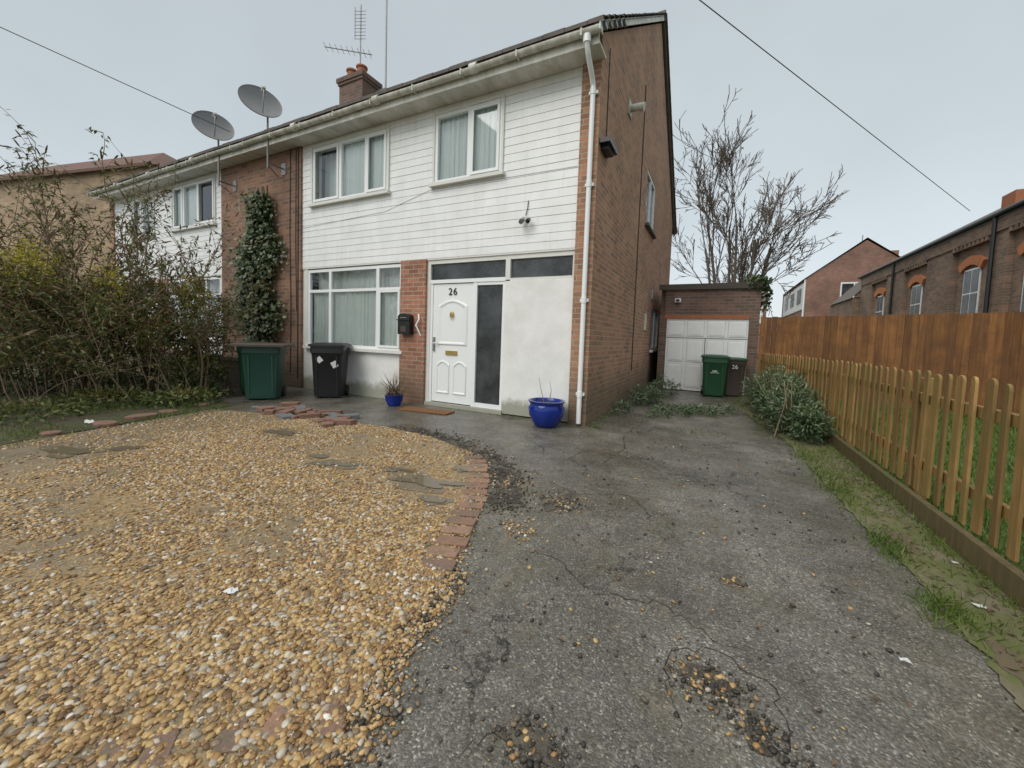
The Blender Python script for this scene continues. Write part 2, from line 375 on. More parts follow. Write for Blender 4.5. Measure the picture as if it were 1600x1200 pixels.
# ------------------------------------------------------------ the semi-detached houses
def curtain(b,x0,x1,z0,z1,y,folds=9,amp=.03):
    n=int(folds*8); v=[];ph=random.random()*6
    for i in range(n+1):
        t=i/n; x=x0+(x1-x0)*t
        w=amp*(math.sin(t*folds*6.283+ph)+.4*math.sin(t*folds*15+ph*2))
        v+=[(x,y+w*.6,z1),(x+.012*math.sin(i),y+w,z0)]
    b.add(v,[(2*i,2*i+2,2*i+3,2*i+1) for i in range(n)],'curtain')
def window_y(b,g,x0,x1,z0,z1,y,mull=(),trans=None,sash=(),fr='white',f=.055,sill=True,outer=True):
    if outer:
        o=.035
        b.box(x0-o,x1+o,y-.03,y+.02,z1,z1+o,'frame'); b.box(x0-o,x0,y-.03,y+.02,z0,z1,'frame'); b.box(x1,x1+o,y-.03,y+.02,z0,z1,'frame')
    yf=y-.012; yb=y+.05
    b.box(x0,x1,yf,yb,z0,z0+f,fr); b.box(x0,x1,yf,yb,z1-f,z1,fr)
    b.box(x0,x0+f,yf,yb,z0+f,z1-f,fr); b.box(x1-f,x1,yf,yb,z0+f,z1-f,fr)
    for m in mull: b.box(m-f*.62,m+f*.62,yf-.002,yb,z0+f,z1-f,fr)
    if trans:
        xs=[x0+f]+sum([[m-f*.62,m+f*.62] for m in mull],[])+[x1-f]
        for i in range(0,len(xs),2): b.box(xs[i],xs[i+1],yf-.001,yb,trans-f*.5,trans+f*.5,fr)
    for (a,c,za,zc) in sash:
        t=.045
        b.box(a,c,yf-.018,yf-.002,za,za+t,fr); b.box(a,c,yf-.018,yf-.002,zc-t,zc,fr); b.box(a,a+t,yf-.018,yf-.002,za+t,zc-t,fr); b.box(c-t,c,yf-.018,yf-.002,za+t,zc-t,fr)
        e_=.006
        b.box(a-e_,c+e_,yf-.0055,yf-.0025,za-e_,za,'shadow_gap'); b.box(a-e_,c+e_,yf-.0055,yf-.0025,zc,zc+e_,'shadow_gap')
    g.add([(x0+.02,y+.02,z0+.02),(x1-.02,y+.02,z0+.02),(x1-.02,y+.02,z1-.02),(x0+.02,y+.02,z1-.02)],[(0,1,2,3)],'glass')
    if sill: b.box(x0-.07,x1+.07,y-.085,y+.03,z0-.055,z0-.001,'frame')

def half(par,mirror):
    main=mirror is None
    w=MB(); g=MB(); fr=MB(); sd=MB(); cu=MB(); rf=MB(); tr=MB()
    Y=5.40
    w.box(-9.13,-7.68,5.36,5.62,0,5.0,'brick_party')
    w.box(-1.81,-1.55,5.37,5.62,0,5.10,'brick_gable')
    w.box(-4.985,-4.43,5.372,5.62,0,2.485,'brick_pier')
    ops=[(9.40,10.67,3.88,5.07),(11.15,12.65,1.0,2.12)]
    for a,b_,z0,z1 in cells(5.62,15.0,0,5.10,ops): w.box(-1.80,-1.55,a,b_,z0,z1,'brick_gable')
    w.prism([(5.37,5.10),(15.0,5.10),(15.0,5.28),(10.2,8.70),(5.37,5.26)],0,-1.80,-1.55,'brick_gable')
    w.box(-9.13,-1.80,14.75,15.0,0,5.1,'brick')
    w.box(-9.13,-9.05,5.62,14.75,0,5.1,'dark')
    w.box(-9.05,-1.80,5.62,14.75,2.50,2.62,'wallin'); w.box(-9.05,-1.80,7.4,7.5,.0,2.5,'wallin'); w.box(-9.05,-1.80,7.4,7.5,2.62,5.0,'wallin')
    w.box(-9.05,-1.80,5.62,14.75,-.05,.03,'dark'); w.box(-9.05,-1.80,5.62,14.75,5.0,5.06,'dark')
    w.box(-7.68,-4.985,5.43,5.60,0,.87,'render')
    fr.box(-7.62,-7.52,5.41,5.5,.87,2.485,'frame')
    w.box(-7.68,-7.62,5.42,5.5,.87,2.485,'render')
    W1=(-7.35,-5.34,3.73,4.82); W2=(-4.30,-3.04,3.70,4.80)
    for a,b_,z0,z1 in cells(-7.68,-1.81,2.49,4.93,[W1,W2]): sd.box(a,b_,Y+.009,Y+.19,z0,z1,'siding')
    p=.1218; z=2.49; i=0
    joints=[-7.02,-5.1,-3.6,-2.4,-6.1]
    while z<4.92:
        z1=min(z+p,4.925)
        for (a,b_,za,zb) in cells(-7.678,-1.812,z,z1,[(o[0],o[1],max(o[2],z),min(o[3],z1)) for o in (W1,W2) if o[3]>z and o[2]<z1]):
            if zb-za<.008: continue
            def yy(q): return Y-.003+.005*(q-z)/p
            j=joints[i%5]; parts=[(a,b_)]
            if a<j<b_ and i%3==0: parts=[(a,j-.001),(j+.001,b_)]
            for (xa,xb) in parts:
                dy=random.uniform(-.0010,.0010); top=zb-(.0042 if abs(zb-z1)<1e-5 else 0); s_=random.uniform(-.0012,.0012)
                v=[(xa,yy(za)+dy,za),(xb,yy(za)+dy,za+s_),(xb,yy(top)+dy,top+s_),(xa,yy(top)+dy,top),(xa,Y+.0085,za),(xb,Y+.0085,za+s_),(xb,Y+.0085,top+s_),(xa,Y+.0085,top)]
                sd.add(v,[(0,1,2,3),(0,4,5,1),(3,2,6,7),(0,3,7,4),(1,5,6,2)],'siding')
        z=z1; i+=1
        if z>=4.92: break
    fr.box(-7.68,-1.81,Y+.0,Y+.18,2.462,2.488,'frame')
    window_y(fr,g,*W1,Y,mull=(-6.56,-5.88),sash=((-7.31,-6.6,3.77,4.78),(-5.85,-5.38,3.77,4.78)))
    window_y(fr,g,*W2,Y,mull=(-3.63,),sash=((-3.59,-3.08,3.74,4.76),))
    window_y(fr,g,-7.52,-4.99,.90,2.44,Y+.03,mull=(-6.86,-5.58),trans=2.01,outer=False,sash=((-5.54,-5.03,.94,1.99),))
    curtain(cu,-6.54,-5.92,3.75,4.8,Y+.085,5,.016); curtain(cu,-5.86,-5.34,3.75,4.8,Y+.085,4,.016); curtain(cu,-7.35,-6.75,3.75,4.8,Y+.30,4)
    curtain(cu,-3.64,-3.04,3.72,4.78,Y+.085,5,.018); curtain(cu,-4.30,-3.72,3.72,4.78,Y+.10,5,.02)
    curtain(cu,-6.86,-5.60,.92,2.0,Y+.11,11,.016); curtain(cu,-7.50,-6.9,.92,2.02,Y+.13,6,.016); curtain(cu,-5.56,-5.00,.92,2.0,Y+.11,5,.016)
    curtain(cu,-7.50,-5.0,2.02,2.42,Y+.24,14,.02)
    y0=Y+.03
    fr.box(-4.43,-1.815,y0-.01,y0+.09,2.395,2.462,'frame')
    fr.box(-4.43,-4.36,y0-.01,y0+.09,.0,2.395,'frame'); fr.box(-1.85,-1.815,y0-.008,y0+.09,2.05,2.395,'frame')
    fr.box(-2.92,-2.84,y0-.014,y0+.09,2.085,2.395,'frame')
    fr.box(-4.36,-2.92,y0-.012,y0+.09,2.07,2.13,'white'); fr.box(-2.84,-1.85,y0-.012,y0+.09,2.065,2.11,'frame')
    g.box(-4.36,-2.92,y0+.03,y0+.036,2.13,2.395,'obsc'); g.box(-2.84,-1.85,y0+.03,y0+.036,2.11,2.395,'obsc')
    fr.box(-4.36,-4.31,y0,y0+.07,.06,2.07,'white'); fr.box(-3.50,-3.43,y0-.003,y0+.07,.06,2.07,'white'); fr.box(-2.965,-2.915,y0,y0+.07,.06,2.07,'white')
    fr.box(-3.43,-2.965,y0+.001,y0+.07,2.02,2.07,'white'); fr.box(-3.43,-2.965,y0+.001,y0+.07,.06,.13,'white')
    g.box(-3.43,-2.965,y0+.035,y0+.04,.13,2.02,'obsc')
    fr.box(-4.42,-2.9,y0-.05,y0+.08,.0,.058,'render')
    w.box(-2.913,-1.815,y0-.022,y0+.10,.02,2.064,'render')
    d=MB(); yd=y0+.012
    d.box(-4.305,-3.505,yd,yd+.045,.075,2.06,'white')
    def panel(x0,x1,z0,z1,arch=0):
        n=8; pts=[(x0,z0),(x1,z0)]
        if arch:
            for k in range(n+1):
                t=k/n; x=x1+(x0-x1)*t; pts.append((x,z1-arch+arch*math.sin(math.pi*t)))
        else: pts+=[(x1,z1),(x0,z1)]
        cx=(x0+x1)/2;cz=(z0+z1)/2
        L=[(1,0),(.9,-.016),(.8,-.016),(.66,-.004)]
        N=len(pts); v=[]
        for sc,dy in L:
            for (x,zz) in pts:
                k=1-sc; v.append((cx+(x-cx)*(1-k*.8),yd+dy-.0015,cz+(zz-cz)*(1-k*.45)))
        f=[(a*N+k,a*N+(k+1)%N,(a+1)*N+(k+1)%N,(a+1)*N+k) for a in range(3) for k in range(N)]+[tuple(range(3*N,4*N))]
        d.add(v,f,'white')
    panel(-4.21,-3.94,.22,.78,.07); panel(-3.87,-3.60,.22,.78,.07)
    panel(-4.21,-3.60,1.04,1.80,.10)
    for q in ((-4.312,-4.305,.07,2.066),(-3.505,-3.498,.07,2.066)): d.box(q[0],q[1],yd+.002,yd+.03,q[2],q[3],'shadow_gap')
    if main:
        d.box(-4.02,-3.79,yd-.02,yd-.001,.88,.95,'gold')
        d.lathe((-3.905,yd-.02,1.56),[(.0,.014),(.035,.012),(.04,0)],'gold',16,Matrix.Rotation(math.radians(90),3,'X'))
        d.tube([(-3.905+.03*math.cos(t),yd-.03,1.53+.045*math.sin(t)) for t in np.linspace(0,6.28,14)],.007,'gold',6)
        d.box(-4.285,-4.25,yd-.02,yd-.001,.93,1.17,'lead'); d.tube([(-4.268,yd-.02,1.07),(-4.268,yd-.055,1.07),(-4.16,yd-.055,1.07)],.01,'white',6)
    d.make('door',par,smooth=False,mirror=mirror)
    tr.box(-9.13,-1.50,5.06,5.40,4.925,4.955,'fascia'); tr.box(-9.13,-1.50,5.035,5.06,4.90,5.09,'fascia')
    n=10; v=[];xs=np.linspace(-9.13,-1.47,26)
    for x in xs:
        for k in range(n+1):
            t=math.pi*k/n; v.append((x,4.975-.056*math.cos(t),5.045-.06*math.sin(t)+.006*math.sin(x*2.1)))
    f=[(a*(n+1)+k,a*(n+1)+k+1,(a+1)*(n+1)+k+1,(a+1)*(n+1)+k) for a in range(len(xs)-1) for k in range(n)]
    tr.add(v,f,'gutter')
    for x in np.arange(-8.9,-1.5,.9): tr.box(x-.012,x+.012,4.915,5.036,4.975,5.062,'gutter')
    for x in (-5.2,-3.3,-7.3):
        tr.tube([(x-.06,4.975,5.04),(x+.06,4.975,5.04)],.068,'gutter',14)
    tr.box(-1.47,-1.455,4.915,5.036,4.98,5.06,'gutter')
    for ya,yb,za,zb in ((4.98,10.2,5.02,8.74),(15.4,10.2,5.02,8.74)):
        v=[(-1.545,ya,za),(-1.545,yb,zb),(-1.545,yb,zb+.14),(-1.545,ya,za+.14),(-1.485,ya,za),(-1.485,yb,zb),(-1.485,yb,zb+.14),(-1.485,ya,za+.14)]
        tr.add(v,[(0,1,2,3),(4,7,6,5),(0,4,5,1),(3,2,6,7),(0,3,7,4)],'fascia' if ya<6 else 'tile')
    nc=20; L=5.25
    for sgn in (1,-1):
        for k in range(nc):
            a=k/nc; b_=(k+1.12)/nc
            def pt(t,up):
                y=4.95+L*t if sgn==1 else 15.45-L*t
                return y,5.10+ (8.86-5.10)*t+up
            ya,za=pt(a,.055); yb,zb=pt(min(b_,1.0),.02); yc,zc=pt(a,.0)
            xw=.30; x=-9.13
            while x<-1.44:
                x2=min(x+xw,-1.43); j=random.uniform(-.006,.006)
                rf.add([(x+.003,ya,za+j),(x2-.003,ya,za+j),(x2-.003,yb,zb),(x+.003,yb,zb),(x+.003,yc,zc),(x2-.003,yc,zc)],[(0,1,2,3),(4,5,1,0)],'tile')
                x=x2
    rf.add([(-9.13,4.95,5.085),(-1.46,4.95,5.085),(-1.46,10.2,8.84),(-9.13,10.2,8.84),(-9.13,15.45,5.085),(-1.46,15.45,5.085)],[(0,1,2,3),(3,2,5,4)],'tile')
    x=-9.1
    while x<-1.6:
        rf.tube([(x,10.2,8.83),(x+.44,10.2,8.84)],[.12,.115],'tile',12); x+=.45
    for k in range(5):
        t=.02+.05*k; rf.box(-1.475,-1.44,4.98+5.2*t,5.08+5.2*t,5.06+3.72*t,5.09+3.72*t+random.uniform(0,.03),'lead')
    for (a,b_,z0,z1) in ops:
        X=-1.58
        for q in ((a,b_,z0,z0+.06),(a,b_,z1-.06,z1),(a,a+.06,z0+.06,z1-.06),(b_-.06,b_,z0+.06,z1-.06),((a+b_)/2-.03,(a+b_)/2+.03,z0+.06,z1-.06)):
            fr.box(X-.05,X+.02,q[0],q[1],q[2],q[3],'white')
        g.add([(X-.02,a+.03,z0+.03),(X-.02,b_-.03,z0+.03),(X-.02,b_-.03,z1-.03),(X-.02,a+.03,z1-.03)],[(0,1,2,3)],'glass'); fr.box(X-.03,-1.47,a-.04,b_+.04,z0-.06,z0-.002,'tile' if z0>2 else 'frame')
    w.make('walls',par,mirror=mirror); sd.make('weatherboard',par,mirror=mirror)
    fr.make('window_frames',par,bevel=.004,mirror=mirror); g.make('glazing',par,mirror=mirror)
    cu.make('curtains',par,smooth=True,mirror=mirror); rf.make('roof',par,mirror=mirror); tr.make('gutter_and_fascia',par,mirror=mirror)
house=empty('brick_house'); half(house,None)
house2=empty('brick_house'); half(house2,-18.26)
def text(body,loc,size,mat,parent,rot=(math.pi/2,0,0),ext=.004,sp=1.0,off=0):
    c=bpy.data.curves.new('text_'+body,'FONT'); c.body=body; c.size=size; c.extrude=ext; c.align_x='CENTER'; c.align_y='CENTER'
    c.space_character=sp; c.offset=off
    c.materials.append(M[mat]); o=link(bpy.data.objects.new('number_'+body,c),parent); o.location=loc; o.rotation_euler=rot; return o
text('26',(-3.905,5.433,1.925),.165,'black',house,sp=1.15)

dp=MB(); x=-1.635
dp.tube([(x,4.975,5.02),(x,4.975,4.90),(x,5.05,4.80),(x,5.24,4.66),(x,5.315,4.58),(x,5.315,4.4)],.034,'white',12)
dp.tube([(x,4.975,4.90),(x,4.975,4.99)],.05,'white',12)
dp.tube([(x,5.315,4.5),(x,5.315,.04)],.034,'white',12)
for z in (4.5,3.3,1.75,.45): dp.tube([(x,5.315,z-.04),(x,5.315,z+.04)],.040,'white',12); dp.box(x-.06,x+.06,5.33,5.372,z-.02,z+.02,'white')
dp.make('downpipe',house,smooth=True)
fx=MB()
fx.box(-1.55,-1.40,5.41,5.87,3.87,3.93,'black'); fx.box(-1.55,-1.44,5.5,5.8,3.82,3.87,'black')
fx.tube([(-1.56,7.2,5.22),(-1.40,7.2,5.22),(-1.30,7.2,5.20)],[.06,.06,.075],'gutter',12)
fx.box(-1.55,-1.53,7.08,7.32,5.10,5.34,'gutter')
fx.box(-1.55,-1.535,11.0,11.3,2.35,2.6,'gutter'); fx.box(-1.55,-1.535,10.0,10.25,1.5,1.9,'fascia')
fx.tube([(-2.60,5.39,2.98),(-2.60,5.33,2.95)],.03,'white',12); fx.tube([(-2.63,5.34,2.93),(-2.60,5.24,2.88)],.035,'dish',12); fx.tube([(-2.52,5.34,2.93),(-2.50,5.26,2.88)],.03,'black',12)
fx.tube([(-2.60,5.385,3.0),(-2.57,5.385,3.1),(-2.56,5.385,3.22)],.006,'cable',5)
fx.tube([(-8.0,5.35,5.0),(-8.02,5.35,3.2),(-7.98,5.35,1.8),(-8.0,5.35,.3)],.009,'cable',5)
fx.tube([(-7.75,5.35,4.9),(-7.76,5.35,.2)],.012,'cable',5)
fx.tube([(-7.82,5.35,4.9),(-7.83,5.35,3.0),(-7.80,5.35,1.6)],.008,'cable',5)
fx.tube([(-1.545,5.75,5.3),(-1.54,5.75,3.9)],.008,'cable',5); fx.tube([(-1.54,8.6,6.4),(-1.54,8.6,.6)],.010,'cable',5)
fx.tube([(-7.66,5.392,3.30),(-5.4,5.392,3.38),(-4.4,5.392,3.62),(-1.83,5.392,3.60)],.003,'shadow_gap',4)
fx.tube([(-4.56,5.37,1.55),(-4.52,5.33,1.46),(-4.57,5.31,1.36),(-4.52,5.33,1.26),(-4.50,5.36,1.18)],.013,'white',8)
fx.make('wall_fixtures',house,smooth=True)

lb=MB()
prof=[(-4.93,1.20),(-4.67,1.20),(-4.67,1.50)]+[(-4.80+.13*math.cos(t),1.50+.06*math.sin(t)) for t in np.linspace(0.05,math.pi-.05,9)]+[(-4.93,1.50)]
lb.prism(prof,1,5.255,5.372,'black'); lb.box(-4.94,-4.66,5.235,5.254,1.44,1.455,'black'); lb.box(-4.87,-4.73,5.247,5.254,1.475,1.49,'lead'); lb.box(-4.86,-4.74,5.249,5.254,1.24,1.34,'binlid')
lb.make('letter_box',None,bevel=.006)

ch=MB(); ch.box(-9.62,-8.74,7.85,8.45,6.4,8.08,'brick_gar'); ch.box(-9.65,-8.71,7.82,8.48,7.95,8.02,'brick_gar'); ch.box(-9.68,-8.68,7.79,8.51,8.02,8.13,'brick_gar'); ch.box(-9.6,-8.76,7.87,8.43,8.13,8.19,'lead')
for x in (-9.36,-8.98): ch.lathe((x,8.05,8.14),[(.15,0),(.14,.02),(.12,.22),(.15,.23),(.15,.27),(.11,.27),(.1,.05)],'terracotta',20)
ch.make('chimney',house)
ae=MB()
def yagi(o,d,L,n,el,m='lead'):
    o=Vector(o);d=Vector(d).normalized(); s=d.cross(Vector((0,0,1))).normalized()
    ae.tube([o-d*L*.25,o+d*L*.75],.012,m,6)
    for k in range(n):
        p=o+d*L*(-.2+.93*k/(n-1)); ae.tube([p-s*el/2,p+s*el/2],.006,m,4)
ae.tube([(-9.1,8.1,8.1),(-9.1,8.1,10.1)],.018,'lead',8)
yagi((-9.1,8.1,8.85),(-.75,-.5,.05),1.25,9,.35)
s=Vector((.7,.3,0)).normalized()
for k in range(9):
    p=Vector((-9.1,8.08,9.2+.09*k)); ae.tube([p-s*.16,p+s*.16],.007,'lead',4)
ae.tube([(-9.2,8.0,9.2),(-9.2,8.0,10.0)],.01,'lead',5)
ae.make('tv_aerial',None)
ms=MB(); ms.tube([(-8.35,8.3,7.2),(-8.36,8.3,10.0),(-8.36,8.3,11.6)],.022,'lead',8); ms.box(-8.74,-8.33,8.26,8.34,7.5,7.54,'lead'); ms.box(-8.74,-8.33,8.26,8.34,7.8,7.84,'lead'); ms.make('radio_mast',None)
def dish(c,base,nrm,R):
    b=MB(); nrm=Vector(nrm).normalized(); q=nrm.to_track_quat('Z','Y').to_matrix()
    prof=[(R*t,.22*R*t*t) for t in np.linspace(0,1,10)]; prof+=[(R*1.02,.22*R+.006),(R*1.02,.22*R-.012)]+[(R*t,.22*R*t*t-.014) for t in np.linspace(1,0,8)]
    b.lathe(c,prof,'dish',36,q); c=Vector(c); f=c+nrm*R*1.0
    b.tube([c-q@Vector((0,R*.9,0))+nrm*.1,f-q@Vector((0,R*.25,0)),f],.012,'lead',6)
    b.lathe(f,[(.0,-.06),(.035,-.05),(.035,.05),(0,.06)],'sticker',12,q)
    b.tube([f,f-nrm*.05+Vector((.05,0,-.05))],.02,'black',6)
    b.tube([c-nrm*.02,c-nrm*.12,(base[0],base[1],c.z-.1),(base[0],base[1],base[2])],.018,'lead',8)
    b.tube([(base[0],base[1],base[2]+.1),(base[0],5.36,base[2]+.1)],.016,'lead',6); b.box(base[0]-.07,base[0]+.07,5.345,5.36,base[2]-.02,base[2]+.22,'lead')
    b.tube([(base[0],base[1],base[2]+.05),(base[0]-.25,5.35,base[2]+.02)],.01,'lead',6)
    return b.make('satellite_dish',None,smooth=True)
dish((-8.32,4.93,5.66),(-8.22,5.02,4.45),(.80,-.30,.42),.37)
dish((-10.02,4.93,5.54),(-10.0,5.02,4.35),(.80,-.30,.42),.37)

def wire(a,b,name):
    a=Vector(a);b=Vector(b); m=MB(); m.tube([a.lerp(b,t) for t in np.linspace(0,1,24)],.008,'cable',5); m.make(name)
wire((-9.5,5.0,5.4),(-14.9,-3.35,7.97),'overhead_cable'); wire((6.55,16.95,5.45),(-7.3,-3.2,7.1),'overhead_cable')

# ------------------------------------------------------------ garage
ga=empty('garage'); b=MB()
b.box(-1.20,.90,11.0,11.12,1.93,2.62,'brick_gar'); b.box(.69,.90,11.0,11.12,0,1.93,'brick_gar'); b.box(-1.32,-1.14,11.0,11.12,0,1.93,'brick_gar')
b.box(.70,.90,11.12,16,0,2.62,'brick_gar'); b.box(-1.32,-1.12,11.12,16,0,2.62,'brick_gar'); b.box(-1.32,.9,15.8,16.0,0,2.6,'brick_gar')
b.box(-1.20,.69,10.985,11.0,1.83,1.93,'terracotta')
b.box(-1.36,.94,10.95,16.05,2.62,2.67,'tile'); b.box(-1.36,.94,10.93,10.949,2.56,2.70,'binlid')
b.make('walls',ga)
b=MB()
b.box(-1.14,.69,11.02,11.06,.02,1.83,'gdoor')
def gp(x0,x1,z0,z1):
    b.box(x0-.010,x1+.010,11.016,11.0195,z0-.010,z1+.010,'groove_shade')
    b.box(x0,x1,11.008,11.016,z0,z1,'gdoor'); b.box(x0+.035,x1-.035,10.998,11.008,z0+.035,z1-.035,'gdoor')
W=1.83/4
for k in range(4): gp(-1.14+W*k+.04,-1.14+W*(k+1)-.04,1.40,1.78)
for s_ in (0,1):
    xo=-1.14+s_*1.83/2
    for k in range(2):
        for (z0,z1) in ((.75,1.30),(.10,.68)): gp(xo+W*k+.05,xo+W*(k+1)-.05,z0,z1)
b.box(-.232,-.218,11.012,11.0202,.02,1.34,'black'); b.box(-1.14,.69,11.012,11.0202,1.345,1.36,'dish')
b.make('garage_doors',ga)
b=MB(); b.box(-.97,-.83,10.9,11.0,2.24,2.34,'white'); b.box(-.94,-.86,10.86,10.9,2.26,2.32,'black'); b.make('security_light',ga,bevel=.01)

# ------------------------------------------------------------ fences
pf=empty('picket_fence'); b=MB()
path=[(1.43,-1.2),(1.43,6.2),(.98,10.85)]
def along(path,step):
    out=[]
    for (a,c) in zip(path[:-1],path[1:]):
        a=Vector(a);c=Vector(c); d=(c-a); L=d.length; d/=L; n=int(L/step)
        out+=[(a+d*step*k,d) for k in range(n)]
    return out
for (p,d) in along(path,.152):
    h=1.06+random.uniform(-.014,.014); w=.034; t=.008; nx=Vector((d.y,-d.x)); tilt=random.uniform(-.022,.022); tw=random.uniform(-.12,.12)
    prof=[(-w,.17),(w,.17),(w,h-.035)]+[(w*math.cos(a),h-.035+w*math.sin(a)) for a in (.5,1.0,1.57,2.14,2.64)]+[(-w,h-.035)]
    v=[]
    for sd_ in (-t,t):
        for (a,z) in prof:
            q=p+d*(a+tilt*(z-.5))-nx*(.032-sd_-a*tw); v.append((q.x,q.y,z))
    n=len(prof); b.add(v,[tuple(range(n)),tuple(range(2*n-1,n-1,-1))]+[(i,n+i,n+(i+1)%n,(i+1)%n) for i in range(n)],'picket')
b.make('pickets',pf,bevel=.002); b=MB()
for (a,c) in zip(path[:-1],path[1:]):
    a=Vector(a);c=Vector(c);d=(c-a).normalized();nx=Vector((d.y,-d.x))
    for (z0,z1,o0,o1) in ((.33,.40,-.018,.017),(.82,.89,-.018,.017)):
        q=[a+nx*o0,c+nx*o0,c+nx*o1,a+nx*o1]; b.prism([(k.x,k.y) for k in q],2,z0,z1,'picket')
    L=(c-a).length; k=0
    while k<L:
        e=min(k+1.8,L); s0=a+d*(k+.004); s1=a+d*(e-.004); o=random.uniform(-.008,.008)
        q=[s0+nx*(-.075+o),s1+nx*(-.075+o),s1+nx*(-.03+o),s0+nx*(-.03+o)]; b.prism([(j.x,j.y) for j in q],2,-.02,.145,'sleeper')
        q=a+d*k+nx*.06; b.box(q.x-.04,q.x+.04,q.y-.04,q.y+.04,0,1.0,'picket'); k+=1.8
b.make('rails_and_boards',pf,bevel=.004)
cf=empty('closeboard_fence'); b=MB(); x=.93
while x<6.5:
    w=.11; z=1.88+.03*(x-.9)+random.uniform(-.01,.01)
    b.box(x,x+w-.003,11.0-random.uniform(0,.008),11.018,.12,z,'closeboard'); x+=w
b.box(.93,6.5,11.02,11.08,.35,.44,'closeboard'); b.box(.93,6.5,11.02,11.08,1.45,1.54,'closeboard'); b.box(.93,6.5,10.985,11.03,0,.12,'sleeper')
b.make('boards',cf)
b=MB(); b.box(-14.5,-7.35,4.55,4.77,0,.55,'brick_gar'); b.box(-14.5,-7.33,4.53,4.79,.55,.62,'brick_gar'); b.make('garden_wall')

# ------------------------------------------------------------ background buildings
hl=empty('brick_hall'); b=MB(); X=6.6
b.box(X+.06,X+9,8.5,26.5,0,4.85,'brick_hall')
bays=[11.2,14.0,16.7,20.3,24.0]
edges=[8.5]
for yc in bays: edges+= [yc-.95,yc+.95]
edges.append(26.5)
for i in range(0,len(edges),2):
    b.box(X-.06,X+.059,edges[i],edges[i+1],0,4.85,'brick_hall')
b.box(X-.10,X+.0585,8.5,26.5,4.45,4.86,'brick_hall')
for yc in bays:
    for k in range(9):
        t=-.85+1.7*k/8; b.box(X-.095,X+.057,yc+t-.06,yc+t+.06,4.33,4.45,'brick_hall')
    z0=2.2
    b.box(X+.03,X+.059,yc-.42,yc+.42,z0,3.70,'white')
    for (ya,yb) in ((yc-.37,yc-.03),(yc+.03,yc+.37)):
        b.box(X+.02,X+.03,ya,yb,z0+.05,2.95,'obsc'); b.box(X+.02,X+.03,ya,yb,3.0,3.65,'obsc')
    for k in range(7):
        a=math.radians(58+64*k/6); p=[]
        for (r,da) in ((.86,-.085),(.86,.085),(1.12,.085),(1.12,-.085)):
            p.append((yc+r*math.cos(a+da),2.95+r*math.sin(a+da)))
        b.prism(p,0,X-.03,X+.058,'orange')
b.make('walls',hl); b=MB()
b.tube([(X-.16,8.4,4.90),(X-.16,26.6,4.90)],.06,'black',10); b.box(X-.12,X-.10,8.4,26.6,4.8,4.98,'black')
for yc in (15.45,22.2): b.tube([(X-.13,yc,4.88),(X-.13,yc,0)],.05,'black',8)
b.make('rainwater_goods',hl); b=MB()
b.add([(X-.2,8.3,4.94),(X-.2,26.7,4.94),(X+4.7,26.7,7.9),(X+4.7,8.3,7.9),(X+9.3,26.7,4.94),(X+9.3,8.3,4.94)],[(0,3,2,1),(3,5,4,2)],'tile')
b.add([(X,8.5,4.84),(X+9,8.5,4.84),(X+4.7,8.5,7.8),(X,26.5,4.84),(X+9,26.5,4.84),(X+4.7,26.5,7.8)],[(0,1,2),(3,5,4)],'brick_hall')
b.box(X+.4,X+.9,15.9,16.5,5.0,5.66,'terracotta')
b.make('roof',hl)
b=MB(); b.box(X-.35,X+3,26.6,31,0,3.9,'brick_hall'); b.add([(X-.45,26.55,3.85),(X-.45,31,3.85),(X+1.2,31,5.6),(X+1.2,26.55,5.6)],[(0,3,2,1)],'tile'); b.add([(X-.35,26.6,3.85),(X+1.2,26.6,5.55),(X+1.2,26.6,3.85)],[(0,2,1)],'brick_hall'); b.make('annex',hl)

bh=empty('brick_house'); b=MB()
x0,x1,xa=5.55,11.9,8.72
b.box(x0,x1,35,46,0,6.2,'brick_bg'); b.add([(x0,35,6.2),(x1,35,6.2),(xa,35,8.6)],[(0,1,2)],'brick_bg')
b.add([(x0-.15,34.9,6.12),(xa,34.9,8.75),(xa,46,8.75),(x0-.15,46,6.12),(x1+.15,34.9,6.12),(x1+.15,46,6.12)],[(0,1,2,3),(1,4,5,2)],'tile_red')
b.box(7.5,9.0,34.95,35.0,4.3,5.8,'white'); b.box(7.58,8.2,34.93,34.95,4.4,5.7,'obsc'); b.box(8.28,8.92,34.93,34.95,4.4,5.7,'obsc')
b.box(x0-.05,x0,35.5,45,4.0,5.9,'siding')
for k in range(3): b.box(x0-.08,x0-.05,36.3+3*k,37.8+3*k,4.5,5.6,'obsc')
b.tube([(x0-.05,35.1,6.1),(x0-.05,35.1,0)],.06,'white',8)
b.tube([(9.2,38,8.6),(9.2,38,9.6)],.03,'lead',6); b.box(10.0,10.7,36,37,7.6,8.0,'brick_bg')
b.make('walls_and_roof',bh)
b=MB(); bx=empty('brick_house'); x0,x1=-1.5,4.2
b.box(x0,x1,45,54,0,5.6,'brick_bg'); b.add([(x0-.2,44.8,5.5),(x1+.2,44.8,5.5),(x1+.2,49.5,8),(x0-.2,49.5,8),(x0-.2,54,5.5),(x1+.2,54,5.5)],[(0,1,2,3),(3,2,5,4)],'tile'); b.box(3.0,3.9,44.9,45,3.4,5,'siding'); b.make('walls_and_roof',bx)
yh=empty('brick_house'); b=MB()
e1=Vector((-17.6,6.7)); dx=Vector((-.977,-.21)); dy=Vector((-.21,.977)); Lh=11.; Dh=4.4
def pp(a,c,z): q=e1+dx*a+dy*c; return (q.x,q.y,z)
c4=[(0,0),(Lh,0),(Lh,Dh),(0,Dh)]
v=[pp(a,c,0) for a,c in c4]+[pp(a,c,6.75) for a,c in c4]
